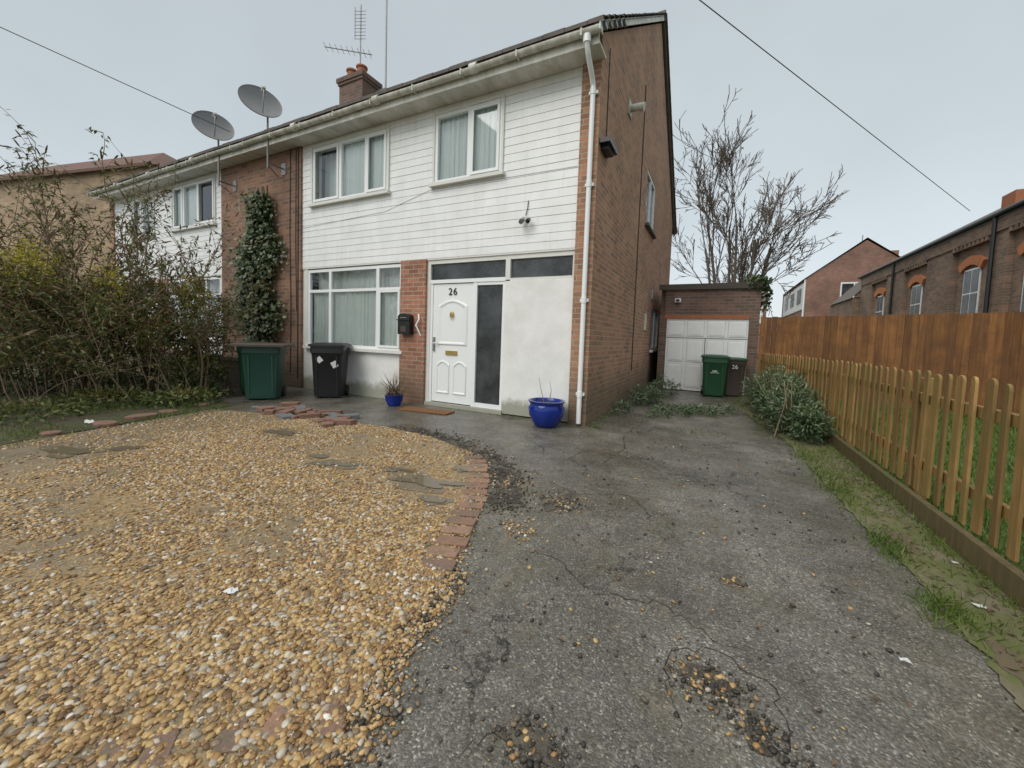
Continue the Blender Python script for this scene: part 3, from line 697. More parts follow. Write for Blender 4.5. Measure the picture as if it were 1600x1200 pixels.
b.add(v,[(0,4,5,1),(1,5,6,2),(2,6,7,3),(3,7,4,0),(4,7,6,5)],'brick_yel')
o=.2; v=[pp(-o,-o,6.7),pp(Lh+o,-o,6.7),pp(Lh+o,Dh+o,6.7),pp(-o,Dh+o,6.7),pp(2.6,Dh/2,8.3),pp(Lh-2,Dh/2,8.3)]
b.add(v,[(0,1,5,4),(1,2,5),(2,3,4,5),(3,0,4)],'tile_red')
v=[pp(-o,-o,6.6),pp(Lh+o,-o,6.6),pp(Lh+o,-o,6.7),pp(-o,-o,6.7)]; b.add(v,[(0,1,2,3)],'tile_red')
b.make('walls_and_roof',yh)

# ------------------------------------------------------------ ground
sheet('ground',[(-300,-300),(300,-300),(300,400),(-300,400)],-.012,'ground')
sheet('driveway',[(-40,-12),(1.10,-12),(1.10,6.0),(.89,7.2),(.65,8.5),(.75,9.6),(.88,11.2),(-1.6,11.2),(-1.6,16),(-18,16),(-18,5.5),(-40,5.5)],0,'tarmac')
GP=[(-6.1,.2),(-6.16,1.72),(-6.35,2.5),(-6.52,3.15),(-5.8,3.35),(-5.07,3.60),(-3.64,3.75),(-2.9,3.68),(-2.37,3.48),(-1.95,3.15),(-1.70,2.75),(-1.50,2.3),(-1.36,1.91),(-1.12,1.54),(-1.08,1.29),(-1.04,1.04),(-.94,.86),(-.92,.70),(-.9,0),(-1.0,-2),(-6.1,-2)]
sheet('gravel',GP,.006,'gravel',.010)
EB=GP[6:19]; L1=[(x,y) for x,y in EB]; L2=[(x+rng.uniform(.02,.09),y+rng.uniform(.0,.04)) for x,y in EB][::-1]
sheet('tarmac_edge',[(x-.05,y-.05) for x,y in L1]+L2,.003,'hole',.012)
sheet('planting_bed',[(-6.12,-2),(-6.0,1.0),(-6.2,1.72),(-6.4,2.5),(-6.55,3.2),(-6.6,3.45),(-7.4,3.7),(-7.35,4.55),(-15,4.55),(-20,4.5),(-20,-2)],.010,'soil',.02)
sheet('lawn',[(1.37,-2),(6.5,-2),(6.5,11),(.98,11),(.9,10.9),(1.37,6.2)],.004,'lawn')
sheet('mossy_kerb_path',[(1.03,-2),(1.38,-2),(1.38,6.2),(.93,10.9),(.72,9.6),(.48,8.5),(.70,7.2),(.88,6.06),(.92,5.0),(.96,3.7),(1.03,2.7),(1.0,1.9)],.008,'moss',.011)
CR=[(-3.5,3.74),(-2.9,3.68),(-2.4,3.48),(-1.98,3.18),(-1.68,2.85),(-1.42,2.45),(-1.32,2.62),(-1.22,2.9),(-1.42,3.12),(-1.66,3.36),(-1.88,3.58),(-2.3,3.78),(-2.9,3.93),(-3.4,3.9)]
def blob(cx,cy,rx,ry,n=44,j=.3,rot=0):
    ph=rng.uniform(0,6.28,5); am=rng.normal(0,j,5)/np.arange(1.5,6.5)
    o=[]
    for t in np.linspace(0,6.283,n,endpoint=False):
        k=1+sum(am[i]*math.sin((i+2)*t+ph[i]) for i in range(5)); k=max(.35,k); x=rx*k*math.cos(t);y=ry*k*math.sin(t)
        o.append((cx+x*math.cos(rot)-y*math.sin(rot),cy+x*math.sin(rot)+y*math.cos(rot)))
    return o
# broken, muddy strip where the edging meets the tarmac: many small overlapping patches
cl=[(-3.3,3.82),(-2.9,3.80),(-2.4,3.62),(-1.95,3.38),(-1.6,3.05),(-1.38,2.72),(-1.28,2.50)]
kk=0
for (a,c) in zip(cl[:-1],cl[1:]):
    for j in range(5):
        t=j/5+random.uniform(-.08,.08); x=a[0]+(c[0]-a[0])*t+random.gauss(0,.05); y=a[1]+(c[1]-a[1])*t+random.gauss(0,.045); kk+=1
        sheet('broken_tarmac',blob(x,y,random.uniform(.06,.17),random.uniform(.04,.10),j=.5,rot=random.uniform(0,3)),.0012+.00012*kk,('crumb','hole','crumb')[kk%3],.004)
PUD=[(-2.02,2.52,.24,.09,.15),(-1.74,2.26,.08,.05,.5),(-2.4,2.62,.10,.045,.1),(-3.0,2.42,.17,.06,.4),(-3.3,2.50,.07,.035,.2),(-4.45,2.85,.20,.08,.1),(-5.3,1.38,.22,.08,.2),(-5.0,1.7,.12,.05,.9),(-1.95,2.95,.07,.05,.2)]
for i,(cx,cy,rx,ry,ro) in enumerate(PUD):
    sheet('wet_mud',blob(cx,cy,rx*1.4,ry*1.6,rot=ro,j=.45),.0085+.0004*i,'wet',.007); sheet('puddle',blob(cx,cy,rx,ry,rot=ro,j=.55),.0135,'puddle',.003)
for i,(cx,cy,rx,ry) in enumerate(((.04,1.55,.09,.045),(.19,1.40,.04,.07),(-.42,1.03,.10,.035),(-.95,2.75,.07,.16),(.15,2.28,.05,.025))): sheet('pothole',blob(cx,cy,rx,ry,j=.5),.0035+.0004*i,'hole',.003)
for (cx,cy,rx,ry,ro) in ((1.12,3.3,.06,.18,.1),(1.1,2.2,.05,.14,0),(1.16,4.6,.05,.2,0)): sheet('puddle',blob(cx,cy,rx,ry,rot=ro,j=.4),.0105,'puddle',.003)
def crack(pts,w0,w1,name='tarmac_crack'):
    P_=[]
    for a,c in zip(pts[:-1],pts[1:]):
        a=np.array(a);c=np.array(c); k=max(2,int(np.linalg.norm(c-a)/.03))
        for j in range(k): P_.append(a+(c-a)*j/k+rng.normal(0,.010,2))
    P_.append(np.array(pts[-1])); m=MB(); v=[]
    for i,p_ in enumerate(P_):
        d=P_[min(i+1,len(P_)-1)]-P_[max(i-1,0)]; d=d/(np.linalg.norm(d)+1e-9); nn=np.array([-d[1],d[0]]); w=rng.uniform(w0,w1)*min(1,4*min(i,len(P_)-1-i)/len(P_)+.15)
        v+=[(*(p_+nn*w),.0010),(*(p_-nn*w),.0010)]
    m.add(v,[(2*i+1,2*i+3,2*i+2,2*i) for i in range(len(P_)-1)],'crumb'); m.make(name)
crack([(-.95,6.9),(-.9,6.0),(-.98,5.2),(-.84,4.5),(-.9,3.9),(-.7,3.4)],.002,.006)
crack([(-1.2,3.1),(-.9,2.95),(-.55,3.15),(-.35,2.9),(-.3,2.65)],.002,.008)
crack([(-1.0,2.05),(-.7,2.0),(-.45,1.82),(-.15,1.9),(.1,1.75),(.3,1.85)],.001,.005)
crack([(.0,1.25),(-.08,1.42),(-.10,1.62),(.05,1.72),(.25,1.62),(.29,1.45),(.22,1.27),(.1,1.2)],.001,.004)
crack([(-1.45,4.4),(-1.2,4.15),(-1.25,3.8),(-1.0,3.6),(-.98,3.3)],.002,.008)
crack([(-2.0,4.3),(-1.6,4.0),(-1.5,3.7)],.002,.006)
crack([(-.6,.88),(-.52,1.02),(-.38,1.09),(-.26,.97)],.001,.004)
arc=[(-2.14,3.36),(-1.93,3.14),(-1.74,2.88),(-1.60,2.62),(-1.47,2.32),(-1.36,2.03),(-1.27,1.78),(-1.21,1.56)]
b=MB(); fine=[]
for (a,c) in zip(arc[:-1],arc[1:]):
    for k in range(10): fine.append(Vector(a).lerp(Vector(c),k/10))
acc=0
for p_,q_ in zip(fine[:-1],fine[1:]):
    acc+=(q_-p_).length
    if acc>=.108:
        acc=0; d=(q_-p_).normalized(); nx=Vector((d.y,-d.x)); hw=.045; hl=.092*random.uniform(.88,1.05); rr=random.uniform(-.06,.06)
        d2=(d+nx*rr).normalized(); n2=Vector((d2.y,-d2.x)); c=q_+n2*random.uniform(-.012,.012)
        pts=[c-d2*hw-n2*hl,c+d2*hw-n2*hl,c+d2*hw+n2*hl,c-d2*hw+n2*hl]; b.prism([(k.x,k.y) for k in pts],2,-.03,.015+random.uniform(-.004,.006),'paver')
b.make('brick_edging',bevel=.006)
b=MB()
for k,(x,y,a) in enumerate(((-1.42,.42,.7),(-1.33,.50,.9),(-1.2,.62,.8),(-1.12,.71,.6),(-.99,.80,.9))):
    d=Vector((math.cos(a),math.sin(a))); n2=Vector((d.y,-d.x)); hw=.034;hl=.055; c=Vector((x,y))
    pts=[c-d*hw-n2*hl,c+d*hw-n2*hl,c+d*hw+n2*hl,c-d*hw+n2*hl]; b.prism([(q.x,q.y) for q in pts],2,-.02,.0105+.0006*k,'paver')
b.make('sunken_bricks',bevel=.004)
b=MB()
for k in range(38):
    c=Vector((-6.1+1.95*random.random(),3.66+random.gauss(0,.13))); a=random.uniform(0,3.1); d=Vector((math.cos(a),math.sin(a))); n2=Vector((d.y,-d.x))
    hw=random.uniform(.03,.10);hl=random.uniform(.04,.18); z=random.uniform(.015,.075)
    pts=[c-d*hw-n2*hl,c+d*hw*.7-n2*hl*1.1,c+d*hw-n2*hl*.5,c+d*hw*.9+n2*hl,c-d*hw*.8+n2*hl*.8]; b.prism([(q.x,q.y) for q in pts],2,0.0,z,'dish' if k%4==0 else 'slate')
b.make('broken_bricks',bevel=.006)
b=MB()
for (x,y,w,h) in ((-6.35,1.95,.16,.11),(-6.5,2.35,.12,.16),(-6.25,1.5,.1,.08),(-6.7,2.7,.14,.1),(-6.9,3.2,.13,.1)):
    b.prism([(x+w*math.cos(t)*random.uniform(.8,1.1),y+h*math.sin(t)*random.uniform(.8,1.1)) for t in np.linspace(0,5.4,8)],2,.0,random.uniform(.03,.06),'slate')
b.make('rubble_stones',bevel=.012)

def ico(sub):
    bm=bmesh.new(); bmesh.ops.create_icosphere(bm,subdivisions=sub,radius=1); v=np.array([q.co[:] for q in bm.verts]); f=np.array([[w.index for w in q.verts] for q in bm.faces]); bm.free(); return v,f
def stones(P,smin,smax,mat,rnd=None,z=.004):
    for var in range(3):
        idx=np.arange(len(P))%3==var; p=P[idx]
        v,f=ico(2); v=v*(1+rng.normal(0,.10,(len(v),1)))
        n=len(p); s=rng.uniform(smin,smax,n)*rng.choice([.5,.75,1,1.25],n); a=rng.uniform(0,6.283,n)
        d=np.stack([np.cos(a),np.sin(a),rng.normal(0,.25,n)],1); h=np.stack([rng.normal(0,.3,n),rng.normal(0,.3,n),np.ones(n)],1)
        B=basis(d,h,s*rng.uniform(.6,.9,n),s,s*rng.uniform(.4,.65,n))
        pos=np.column_stack([p,z+s*.3]); r=rng.random(n) if rnd is None else rnd[idx]
        yield bulk('stones_%d'%(var+1),v,f,B,pos,r,mat,True)
def grp(name,gen):
    e=empty(name)
    for o in gen: o.parent=e
def vnoise(P,sc,seed):
    r=np.random.default_rng(seed).random((64,64)); x=P[:,0]*sc+20.3; y=P[:,1]*sc+20.7
    xi=np.floor(x).astype(int);yi=np.floor(y).astype(int);fx_=x-xi;fy=y-yi; fx_=fx_*fx_*(3-2*fx_);fy=fy*fy*(3-2*fy)
    g=lambda i,j:r[(xi+i)%64,(yi+j)%64]
    return (g(0,0)*(1-fx_)+g(1,0)*fx_)*(1-fy)+(g(0,1)*(1-fx_)+g(1,1)*fx_)*fy
P=np.column_stack([rng.uniform(-6.3,-.7,230000),rng.uniform(.0,3.8,230000)])
P=P[inpoly(P,GP)]
dm=vnoise(P,1.3,3)*.5+vnoise(P,3.1,4)*.3+vnoise(P,9,5)*.2
keep=np.clip((dm-.32)*5.5,.08,1)
lf=np.clip((-P[:,0]-4.4+ (vnoise(P,2,8)-.5)*1.4)/1.0,0,1); keep*=(1-.78*lf)
wob=(vnoise(P,7,31)-.5)*1.3
for (cx,cy,rx,ry,ro) in PUD:
    q=((P[:,0]-cx)/(rx*1.2))**2+((P[:,1]-cy)/(ry*1.5))**2+wob; keep=np.where(q<1,.05,np.where(q<2.4,keep*.45,keep))
for (cx,cy,rx,ry) in ((-2.1,.95,.5,.25),(-3.3,1.1,.6,.22),(-1.25,.6,.25,.16),(-3.6,3.2,1.2,.2)):
    q=((P[:,0]-cx)/rx)**2+((P[:,1]-cy)/ry)**2; keep=np.where(q<1,keep*(.4+.5*q),keep)
far=np.clip(1.35-.22*np.hypot(P[:,0],P[:,1]),.5,1)
P=P[rng.random(len(P))<keep*far]
grp('gravel_stones',stones(P,.0075,.0135,'pebble'))
Q=[]
bd=GP[8:19]
for k in range(2800):
    i=random.randrange(len(bd)-1); t=random.random(); a=Vector(bd[i]).lerp(Vector(bd[i+1]),t); Q.append((a.x+abs(random.gauss(0,.06)),a.y+random.gauss(0,.04)))
for k in range(130): Q.append((random.uniform(-1.0,.95),random.uniform(.7,5.2)))
for (cx,cy,s_,n) in ((.03,1.52,.05,55),(.17,1.40,.035,35),(-.40,1.03,.05,40),(.15,2.27,.03,20),(-.95,2.75,.09,110),(-1.05,2.2,.08,120),(.35,1.25,.03,8),(-.3,2.15,.12,16),(-1.5,2.95,.15,120),(-2.2,3.55,.2,90)):
    for k in range(n): Q.append((random.gauss(cx,s_),random.gauss(cy,s_)))
grp('stray_stones',stones(np.array(Q),.0045,.011,'pebble',z=.001))
R=np.column_stack([rng.uniform(-3.6,-1.0,14000),rng.uniform(2.3,4.2,14000)])
dcl=np.full(len(R),9.)
for (a,c) in zip(cl[:-1],cl[1:]):
    a=np.array(a);c=np.array(c); t=np.clip(((R-a)@(c-a))/np.dot(c-a,c-a),0,1); dcl=np.minimum(dcl,np.linalg.norm(R-(a+t[:,None]*(c-a)),axis=1))
R=R[rng.random(len(R))<np.exp(-(dcl/.15)**2)*np.clip(vnoise(R,6,21)*1.8,.2,1)]
R2=[]
for (cx,cy,s_,n) in ((.06,1.52,.08,160),(-.42,1.03,.07,120),(.19,1.4,.06,90),(-.95,2.75,.12,200)):
    for k in range(n): R2.append((random.gauss(cx,s_),random.gauss(cy,s_*.7)))
for (x,y) in EB:
    for k in range(60): R2.append((x+random.gauss(.05,.06),y+random.gauss(0,.10)))
for k in range(500): R2.append((random.uniform(-1.2,1.0),random.uniform(.7,6)))
grp('tarmac_crumbs',stones(np.concatenate([R,np.array(R2)]),.003,.012,'chunk',z=.002))

# ------------------------------------------------------------ bins
def bin_(name,cx,cy,ang,w,dp_,h,mat,lid,lidov=.03,label=None,flat=False):
    e=empty(name); b=MB(); ca,sa=math.cos(ang),math.sin(ang)
    def T(x,y,z): return (cx+ca*x-sa*y,cy+sa*x+ca*y,z)
    def ring(hw,hd,z,c=.05):
        pts=[]
        for (sx,sy,a0) in ((1,-1,-90),(1,1,0),(-1,1,90),(-1,-1,180)):
            for k in range(4):
                t=math.radians(a0+30*k); pts.append(T(sx*(hw-c)+c*math.cos(t),sy*(hd-c)+c*math.sin(t),z))
        return pts
    lv=[(w*.40,dp_*.38,.03),(w*.41,dp_*.40,.10),(w*.47,dp_*.47,h*.80),(w*.5,dp_*.5,h*.82),(w*.5,dp_*.5,h*.93)]
    v=[];n=16
    for l in lv: v+=ring(*l)
    f=[(i*n+k,i*n+(k+1)%n,(i+1)*n+(k+1)%n,(i+1)*n+k) for i in range(len(lv)-1) for k in range(n)]+[tuple(range(n))[::-1],tuple(range(4*n,5*n))]
    b.add(v,f,mat)
    lv=[(w*.5+lidov,dp_*.5+lidov,h*.93+.002),(w*.5+lidov,dp_*.5+lidov,h*.965)]+([(w*.5+lidov-.02,dp_*.5+lidov-.02,h*.985)] if flat else [(w*.46,dp_*.46,h*.99),(w*.3,dp_*.3,h)])
    v=[]
    for l in lv: v+=ring(*l)
    m=len(lv); f=[(i*n+k,i*n+(k+1)%n,(i+1)*n+(k+1)%n,(i+1)*n+k) for i in range(m-1) for k in range(n)]+[tuple(range(n))[::-1],tuple(range((m-1)*n,m*n))]
    b.add(v,f,lid)
    b.tube([T(-w*.4,dp_*.5+.02,h*.93),T(-w*.4,dp_*.5+.09,h*.93),T(w*.4,dp_*.5+.09,h*.93),T(w*.4,dp_*.5+.02,h*.93)],.016,mat,8)
    for s_ in (-1,1): b.tube([T(s_*w*.36,dp_*.42,.10),T(s_*(w*.36+.06),dp_*.42,.10)],.10,'black',20)
    for xx in (-.3,.3): b.add([T(w*xx-.012,-dp_*.39-.012,.1),T(w*xx+.012,-dp_*.39-.012,.1),T(w*xx+.012,-dp_*.47-.012,h*.78),T(w*xx-.012,-dp_*.47-.012,h*.78)],[(0,1,2,3)],mat)
    if label:
        for (lx,lz,lw,lh,rot) in label:
            y=-(dp_*.395+(dp_*.075)*(lz-.1)/(h*.7))-.010
            c_,s_=math.cos(rot),math.sin(rot)
            b.add([T(lx+(q[0]*c_-q[1]*s_),y,lz+(q[0]*s_+q[1]*c_)) for q in ((-lw,-lh),(lw,-lh),(lw,lh),(-lw,lh))],[(0,1,2,3)],'sticker')
    b.make('body',e,smooth=True); return e,T
bin_('wheelie_bin',-6.28,4.98,math.radians(38),.56,.58,1.0,'binblack','binblack',label=[(-.12,.70,.045,.05,.7),(.13,.62,.05,.055,.5)])
bin_('wheelie_bin',-6.95,4.18,math.radians(45),.58,.58,.98,'binteal','binlid',lidov=.12,flat=True)
bin_('wheelie_bin',-7.62,4.42,math.radians(45),.5,.5,.96,'bingreen','bingreen')
e,T=bin_('wheelie_bin',.02,10.45,math.radians(2),.54,.6,.97,'bingreen','bingreen',label=[(.0,.60,.05,.012,0),(0,.56,.09,.006,0)])
e,T=bin_('wheelie_bin',.42,10.75,math.radians(8),.46,.5,.92,'binlid','bingreen')
text('26',(.44,10.47,.70),.13,'sticker',e)

# ------------------------------------------------------------ pots
b=MB(); b.lathe((-2.02,5.06,0),[(0,.01),(.15,.01),(.17,.03),(.235,.16),(.25,.26),(.225,.31),(.245,.335),(.255,.36),(.225,.362),(.20,.33),(.2,.30),(0,.30)],'blue',40)
b.lathe((-2.02,5.06,0),[(.199,.31),(0,.315)],'soil',20)
b.tube([(-2.05,5.05,.31),(-2.1,5.04,.5),(-2.13,5.02,.68)],[.006,.004,.002],'twig',5); b.tube([(-1.98,5.05,.31),(-1.95,5.04,.5),(-1.97,5.02,.62)],[.006,.004,.002],'twig',5)
b.make('plant_pot',None,smooth=True)
b=MB(); b.lathe((-4.72,4.98,0),[(0,.01),(.10,.01),(.14,.10),(.15,.17),(.165,.19),(.14,.192),(.12,.15),(0,.15)],'blue',30); b.lathe((-4.72,4.98,0),[(.125,.155),(0,.16)],'soil',20); pot2=b.make('plant_pot',None,smooth=True)
BL=[(-.5,0,0),(.5,0,0),(.36,.5,.12),(-.36,.5,.12),(0,1,.4)]
BF=[(0,1,2),(0,2,3),(3,2,4)]
def blades(name,P,L,W,mat='grass',spread=.45,parent=None):
    n=len(P); d=np.stack([rng.normal(0,spread,n),rng.normal(0,spread,n),np.ones(n)],1); a=rng.uniform(0,6.28,n)
    h=np.stack([np.cos(a),np.sin(a),np.zeros(n)],1)
    return bulk(name,BL,BF,basis(d,h,W,L,L),P,rng.random(n),mat,False,parent)
n=90; blades('dry_grass',np.column_stack([rng.normal(-4.72,.05,n),rng.normal(4.98,.05,n),np.full(n,.16)]),rng.uniform(.25,.52,n),np.full(n,.010),'seed',.5,pot2)
b=MB(); b.prism([(-4.40,4.72),(-3.55,4.84),(-3.58,5.12),(-4.43,5.0)],2,.003,.02,'mat'); b.make('door_mat',bevel=.004)
for (x,y,s_) in ((.72,2.0,.013),(1.18,2.62,.016),(-1.88,.98,.022),(1.28,3.1,.010),(-6.6,1.9,.05)):
    b=MB(); G=4; v=[]
    for i in range(G):
        for j in range(G): v.append((x+s_*(i/(G-1)*2-1)*1.3+rng.normal(0,s_*.15),y+s_*(j/(G-1)*2-1)*.8+rng.normal(0,s_*.15),.014+abs(rng.normal(0,s_*.3))))
    b.add(v,[(i*G+j,(i+1)*G+j,(i+1)*G+j+1,i*G+j+1) for i in range(G-1) for j in range(G-1)],'sticker'); b.make('paper_litter')

# ------------------------------------------------------------ vegetation
def cloud(c,r,n,shell=.55):
    d=norm(rng.normal(0,1,(n,3))); rad=(shell+(1-shell)*rng.random(n))**1.0
    lump=1+.18*np.sin(d[:,0]*5+c[0])*np.cos(d[:,1]*4+c[1]*3)+.12*np.sin(d[:,2]*7)+.15*np.sin(d[:,0]*11+c[2]*5)*np.sin(d[:,2]*9)
    p=np.array(c)+d*np.array(r)*(rad*lump)[:,None]; ok=p[:,2]>.02; return p[ok],d[ok]
def cloudleaves(name,cl_,Lr,wr,mat,parent=None,shell=.45):
    P=[];D=[]
    for (c,r,n) in cl_:
        p,d=cloud(c,r,n,shell); P.append(p);D.append(d)
    P=np.concatenate(P);D=np.concatenate(D); n=len(P)
    dd=D+rng.normal(0,.7,(n,3)); dd[:,2]+=.1; h=D*.6+rng.normal(0,.6,(n,3))+np.array([0,0,.8]); L=rng.uniform(*Lr,n)
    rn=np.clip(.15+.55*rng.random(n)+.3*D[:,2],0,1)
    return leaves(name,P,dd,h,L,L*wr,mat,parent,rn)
bud=empty('buddleia_bush'); P0=[];P1=[];R0=[];R1=[];LP=[];LD=[];SP=[];SD=[]
def grow(p,d,L,r,depth,droop):
    n=max(4,int(L/.14)); st=L/n
    for k in range(n):
        d=norm(d+rng.normal(0,.07,3)+np.array([0,0,-droop*(k/n)])); q=p+d*st
        if q[0]>-7.25: return
        P0.append(p);P1.append(q);R0.append(max(.003,r*(1-k/n*.8)));R1.append(max(.0025,r*(1-(k+1)/n*.8)))
        if depth==0 and k>n*.2 and rng.random()<.64:
            s=norm(np.array([rng.normal(),rng.normal(),.5])*.8+d*.9); grow(q,s,rng.uniform(.35,.9)*(1.1-.5*k/n),r*.4,1,.10)
        if depth==1 and k>0 and rng.random()<.42:
            s=norm(rng.normal(0,.6,3)+d); grow(q,s,rng.uniform(.15,.4),.003,2,.1)
        if depth>=1 or k>n*.6:
            for _ in range(3 if q[2]>1.9 else 4):
                if rng.random()<(.46 if q[2]>1.9 else .66):
                    LP.append(q+rng.normal(0,.015,3)); LD.append(norm(np.array([rng.normal(),rng.normal(),rng.normal()*.4-.5])))
        p=q
    if rng.random()<.6: SP.append(p);SD.append(d)
for k in range(104):
    t=rng.random(); base=np.array([-11.4+3.8*t+rng.normal(0,.2),1.55+2.35*t+rng.normal(0,.35),0])
    base[0]=min(base[0],-7.6); Lm=3.9 if t<.55 else 2.9
    d=norm(np.array([rng.normal(0,.2),rng.normal(-.04,.18),1])); grow(base,d,rng.uniform(1.5,Lm),rng.uniform(.010,.020),0,.10)
for k in range(18):
    t=rng.random()*.85; base=np.array([-11.2+3.4*t,1.7+2.2*t,0]); grow(base,norm(np.array([rng.normal(0,.18),rng.normal(0,.15),1])),rng.uniform(3.4,4.3),.016,0,.06)
for k in range(20):
    base=np.array([rng.uniform(-9.5,-7.7),0,0]); base[1]=.9+rng.uniform(0,1.3); grow(base,norm(np.array([rng.normal(.1,.4),rng.normal(-.1,.35),1])),rng.uniform(.7,1.9),.009,0,.22)
for k in range(30):
    base=np.array([rng.uniform(-9.6,-7.5),0,0]); base[1]=3.3+rng.normal(0,.35)-.55*(-7.5-base[0]); d=norm(np.array([rng.normal(0,.3),rng.normal(-.1,.3),1])); grow(base,d,rng.uniform(.8,1.9),.01,0,.12)
segs('stems',P0,P1,R0,R1,'twig',bud)
LP=np.array(LP);LD=np.array(LD);n=len(LP); L=rng.uniform(.05,.11,n); leaves('foliage',LP,LD,rng.normal(0,.5,(n,3))+np.array([0,0,1.]),L,L*.32,'leafb',bud)
SP=np.array(SP);SD=np.array(SD);n=len(SP); v,f=ico(1)
L=rng.uniform(.04,.09,n); bulk('seed_heads',v+np.array([0,.8,0]),f,basis(SD,np.tile([0.3,0,1.],(n,1)),np.full(n,.012),L,np.full(n,.012)),SP,rng.random(n),'seed',False,bud)
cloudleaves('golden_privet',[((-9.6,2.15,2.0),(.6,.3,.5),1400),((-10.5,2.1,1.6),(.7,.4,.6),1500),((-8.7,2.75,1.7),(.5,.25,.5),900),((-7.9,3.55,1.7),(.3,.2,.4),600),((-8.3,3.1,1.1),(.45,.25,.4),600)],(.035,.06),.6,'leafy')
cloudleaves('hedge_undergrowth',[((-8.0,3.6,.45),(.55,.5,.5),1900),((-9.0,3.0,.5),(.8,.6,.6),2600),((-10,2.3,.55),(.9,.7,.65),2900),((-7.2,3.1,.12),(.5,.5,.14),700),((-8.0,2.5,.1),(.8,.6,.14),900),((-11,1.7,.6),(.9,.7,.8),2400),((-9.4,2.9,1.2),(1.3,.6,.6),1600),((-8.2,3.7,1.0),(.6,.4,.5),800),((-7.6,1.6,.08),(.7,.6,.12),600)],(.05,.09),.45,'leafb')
n=8500; zz=rng.beta(1.5,1.4,n)*3.5+.65; wd=.66*np.clip(1.25-np.abs(zz-2.0)/2.6,.25,1)*(1+.25*np.sin(zz*5)); xx=-9.0+rng.normal(0,.5,n)*wd+.12*np.sin(zz*2.3)
P=np.column_stack([xx,5.34-np.abs(rng.normal(0,.11,n)),zz]); D=np.stack([rng.normal(0,.7,n),rng.normal(-.35,.3,n),rng.normal(-.5,.5,n)],1); H=np.stack([rng.normal(0,.4,n),-np.ones(n),rng.normal(.5,.4,n)],1)
L=rng.uniform(.055,.11,n); iv=leaves('ivy',P,D,H,L,L*.9,'ivy')
b=MB()
for k in range(6):
    x=-8.95+.05*k-.12; b.tube([(x+random.uniform(-.06,.06),5.345,z) for z in np.linspace(.1,4.3,12)],.012,'twig',5)
b.make('ivy_stems',iv)
cloudleaves('ivy',[((.82,11.1,2.7),(.28,.3,.16),500),((.98,11.2,2.4),(.14,.2,.35),300)],(.05,.09),.8,'ivy')
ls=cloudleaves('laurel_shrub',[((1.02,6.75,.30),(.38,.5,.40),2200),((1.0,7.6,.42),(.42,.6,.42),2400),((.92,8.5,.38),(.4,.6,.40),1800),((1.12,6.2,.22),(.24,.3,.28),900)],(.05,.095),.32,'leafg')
b=MB()
for k in range(26):
    x=random.uniform(.75,1.2); y=random.uniform(6.2,8.8); b.tube([(x,y,0),(x+random.uniform(-.15,.1),y+random.uniform(-.2,.2),.4),(x+random.uniform(-.3,.15),y+random.uniform(-.3,.3),.75)],[.01,.007,.004],'twig',5)
b.make('shrub_stems',ls)
cloudleaves('weeds',[((-1.15,8.2,.14),(.32,.7,.2),900),((-1.0,9.6,.16),(.35,.7,.26),800),((-.55,7.3,.05),(.42,.3,.10),500),((-.15,7.6,.05),(.35,.25,.09),350),((-1.35,7.0,.06),(.15,.5,.12),300),((-.75,6.7,.04),(.2,.2,.06),120),((.2,8.1,.04),(.25,.3,.08),180)],(.04,.08),.4,'leafg')
T_=[]
for (cx,cy,sx,sy,n) in ((1.0,4.3,.06,.35,700),(1.02,3.15,.05,.14,420),(.98,5.3,.06,.4,550),(1.02,2.5,.05,.10,320),(.75,7.6,.1,.7,600),(.6,9.3,.16,.6,600),(1.33,3.5,.03,1.6,1100),(1.2,4.8,.08,.8,600),(1.2,2.4,.10,.5,260),(-.2,5.9,.2,.1,60),(-1.48,6.2,.04,.5,160),(-2.6,5.3,.4,.03,80),(-1.4,5.36,.05,.03,40),(-.35,7.7,.3,.3,300),(.45,10.6,.4,.2,200),(-6.25,1.2,.15,.25,260),(-6.3,2.2,.12,.4,200)):
    T_.append(np.column_stack([rng.normal(cx,sx,n),rng.normal(cy,sy,n),np.full(n,.0)]))
T_=np.concatenate(T_); n=len(T_); blades('grass_tufts',T_,rng.uniform(.02,.09,n),rng.uniform(.004,.007,n),spread=.8)
n=26000; P=np.column_stack([1.5+5*rng.random(n)**1.2,rng.uniform(1.5,10.9,n),np.zeros(n)]); blades('lawn_grass',P,rng.uniform(.06,.17,n),rng.uniform(.006,.012,n))
n=7000; P=np.column_stack([rng.uniform(-9,-6.15,n),rng.uniform(.3,3.3,n),np.full(n,.01)]); m=(vnoise(P,1.5,9)>.45)&(P[:,0]<-6.25); P=P[m]; n=len(P); blades('verge_grass',P,rng.uniform(.03,.09,n),rng.uniform(.004,.008,n),spread=.7)
P=np.concatenate([np.column_stack([rng.uniform(-9,-6.05,2500),rng.uniform(.3,3.6,2500),np.full(2500,.015)]),np.column_stack([rng.uniform(1.03,1.36,520),rng.uniform(1.2,6.2,520),np.full(520,.014)]),np.column_stack([rng.uniform(-1.4,.9,160),rng.uniform(1.0,8,160),np.full(160,.006)])])
n=len(P); d=rng.normal(0,1,(n,3)); d[:,2]*=.15; L=rng.uniform(.012,.04,n); leaves('leaf_litter',P,d,np.tile([0.1,.1,1.],(n,1)),L,L*.5,'seed')
tr=empty('bare_tree'); A0=[];A1=[];B0=[];B1=[]
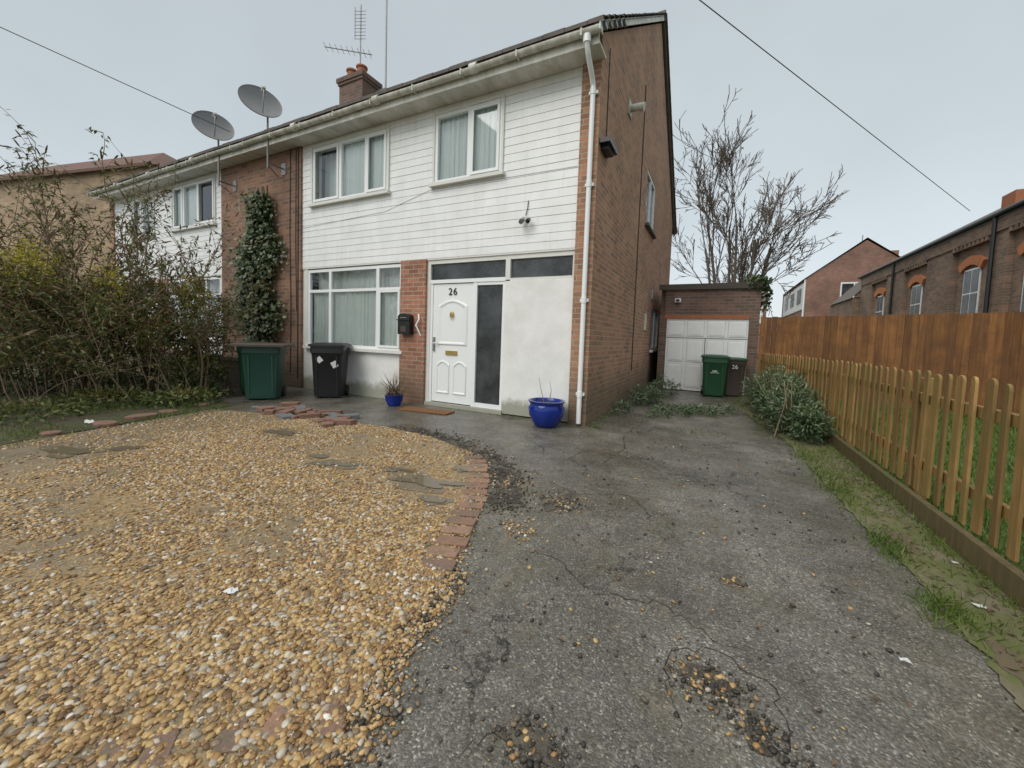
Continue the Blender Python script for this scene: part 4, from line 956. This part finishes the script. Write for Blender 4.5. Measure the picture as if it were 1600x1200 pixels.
def br(p,d,L,r,dep):
    n=5
    for k in range(n):
        d=norm(d+rng.normal(0,.06,3)+np.array([0,0,.04])); q=p+d*L/n; r2=r*.90
        A0.append(p);A1.append(q);B0.append(r);B1.append(r2)
        if dep<5 and k>=1:
            for _ in range(2 if dep in (2,3) else 1):
                if rng.random()<(.85 if dep<3 else .72):
                    s=norm(d+rng.normal(0,.38,3)+np.array([0,0,.05])); br(q,s,L*rng.uniform(.36,.52),r2*.52,dep+1)
        p=q;r=r2
for k in range(9):
    a=k*.7; br(np.array([.55+.1*math.cos(a),20+.1*math.sin(a),0.]),norm(np.array([.20*math.cos(a),.2*math.sin(a),1])),rng.uniform(5.2,6.5),.075,1)
segs('branches',A0,A1,np.maximum(B0,.010),np.maximum(B1,.009),'bark',tr)
b=MB(); b.tube([(.55,20,-.05),(.55,20,.3),(.56,20,.8)],[.32,.22,.12],'bark',12); b.make('trunk',tr,smooth=True)
cloudleaves('garden_shrub',[((-.9,18,2.6),(1.2,1,.9),1600),((.6,18.5,2.2),(.9,.8,1.0),1200)],(.07,.13),.4,'leafb')

# ------------------------------------------------------------ world, sun, camera
w=bpy.data.worlds.new('World'); S.world=w; w.use_nodes=True; nt=w.node_tree; nt.nodes.clear()
N=nt.nodes.new; out=N('ShaderNodeOutputWorld'); bg1=N('ShaderNodeBackground'); bg2=N('ShaderNodeBackground'); ad=N('ShaderNodeAddShader')
sky=N('ShaderNodeTexSky'); sky.sky_type='NISHITA'; sky.sun_disc=False; sky.sun_elevation=math.radians(47); sky.sun_rotation=math.radians(198)
hs=N('ShaderNodeHueSaturation'); hs.inputs['Saturation'].default_value=.35; nt.links.new(sky.outputs[0],hs.inputs['Color']); nt.links.new(hs.outputs[0],bg1.inputs[0]); bg1.inputs[1].default_value=.05
tc=N('ShaderNodeTexCoord'); sx=N('ShaderNodeSeparateXYZ'); nt.links.new(tc.outputs['Generated'],sx.inputs[0])
rp=N('ShaderNodeValToRGB'); e=rp.color_ramp.elements; e[0].position=0; e[0].color=(.47,.52,.54,1); e[1].position=1; e[1].color=(1.65,1.63,1.57,1)
for p_,c_ in ((.35,(.40,.455,.475)),(.72,(.43,.485,.505))):
    q=e.new(p_); q.color=(*c_,1)
nt.links.new(sx.outputs[2],rp.inputs[0])
no=N('ShaderNodeTexNoise'); no.inputs['Scale'].default_value=1.6; no.inputs['Detail'].default_value=5; nt.links.new(tc.outputs['Generated'],no.inputs['Vector'])
r2=N('ShaderNodeMapRange'); r2.inputs[3].default_value=.76; r2.inputs[4].default_value=1.24; nt.links.new(no.outputs['Fac'],r2.inputs[0])
mm=N('ShaderNodeVectorMath'); mm.operation='MULTIPLY'; nt.links.new(rp.outputs[0],mm.inputs[0]); nt.links.new(r2.outputs[0],mm.inputs[1]); nt.links.new(mm.outputs[0],bg2.inputs[0]); bg2.inputs[1].default_value=1.0
nt.links.new(bg1.outputs[0],ad.inputs[0]); nt.links.new(bg2.outputs[0],ad.inputs[1]); nt.links.new(ad.outputs[0],out.inputs[0])
sl=bpy.data.lights.new('sun','SUN'); sl.energy=1.5; sl.angle=math.radians(40); sl.color=(1,.96,.90); so=link(bpy.data.objects.new('sun',sl))
so.rotation_euler=Vector((.25,.80,-.80)).to_track_quat('-Z','Y').to_euler()
f=620.;r=.034;p=.0597;a=math.atan(316/621.)
Rt=Vector((math.cos(a),math.sin(a),0));Fh=Vector((-math.sin(a),math.cos(a),0));Z=Vector((0,0,1))
Lu=Fh*math.sin(p)+Z*math.cos(p); fw=Fh*math.cos(p)-Z*math.sin(p)
cx=Rt*math.cos(r)+Lu*math.sin(r); cy=-Rt*math.sin(r)+Lu*math.cos(r); cz=-fw
cam=bpy.data.cameras.new('camera'); co=link(bpy.data.objects.new('camera',cam))
co.matrix_world=Matrix(((cx.x,cy.x,cz.x,0),(cx.y,cy.y,cz.y,0),(cx.z,cy.z,cz.z,1.2),(0,0,0,1)))
cam.sensor_width=36; cam.lens=f/1600*36; cam.shift_y=-35/1600; cam.clip_start=.02; cam.clip_end=2000
S.camera=co; S.view_settings.view_transform='Standard'; S.view_settings.look='None'; S.view_settings.exposure=0
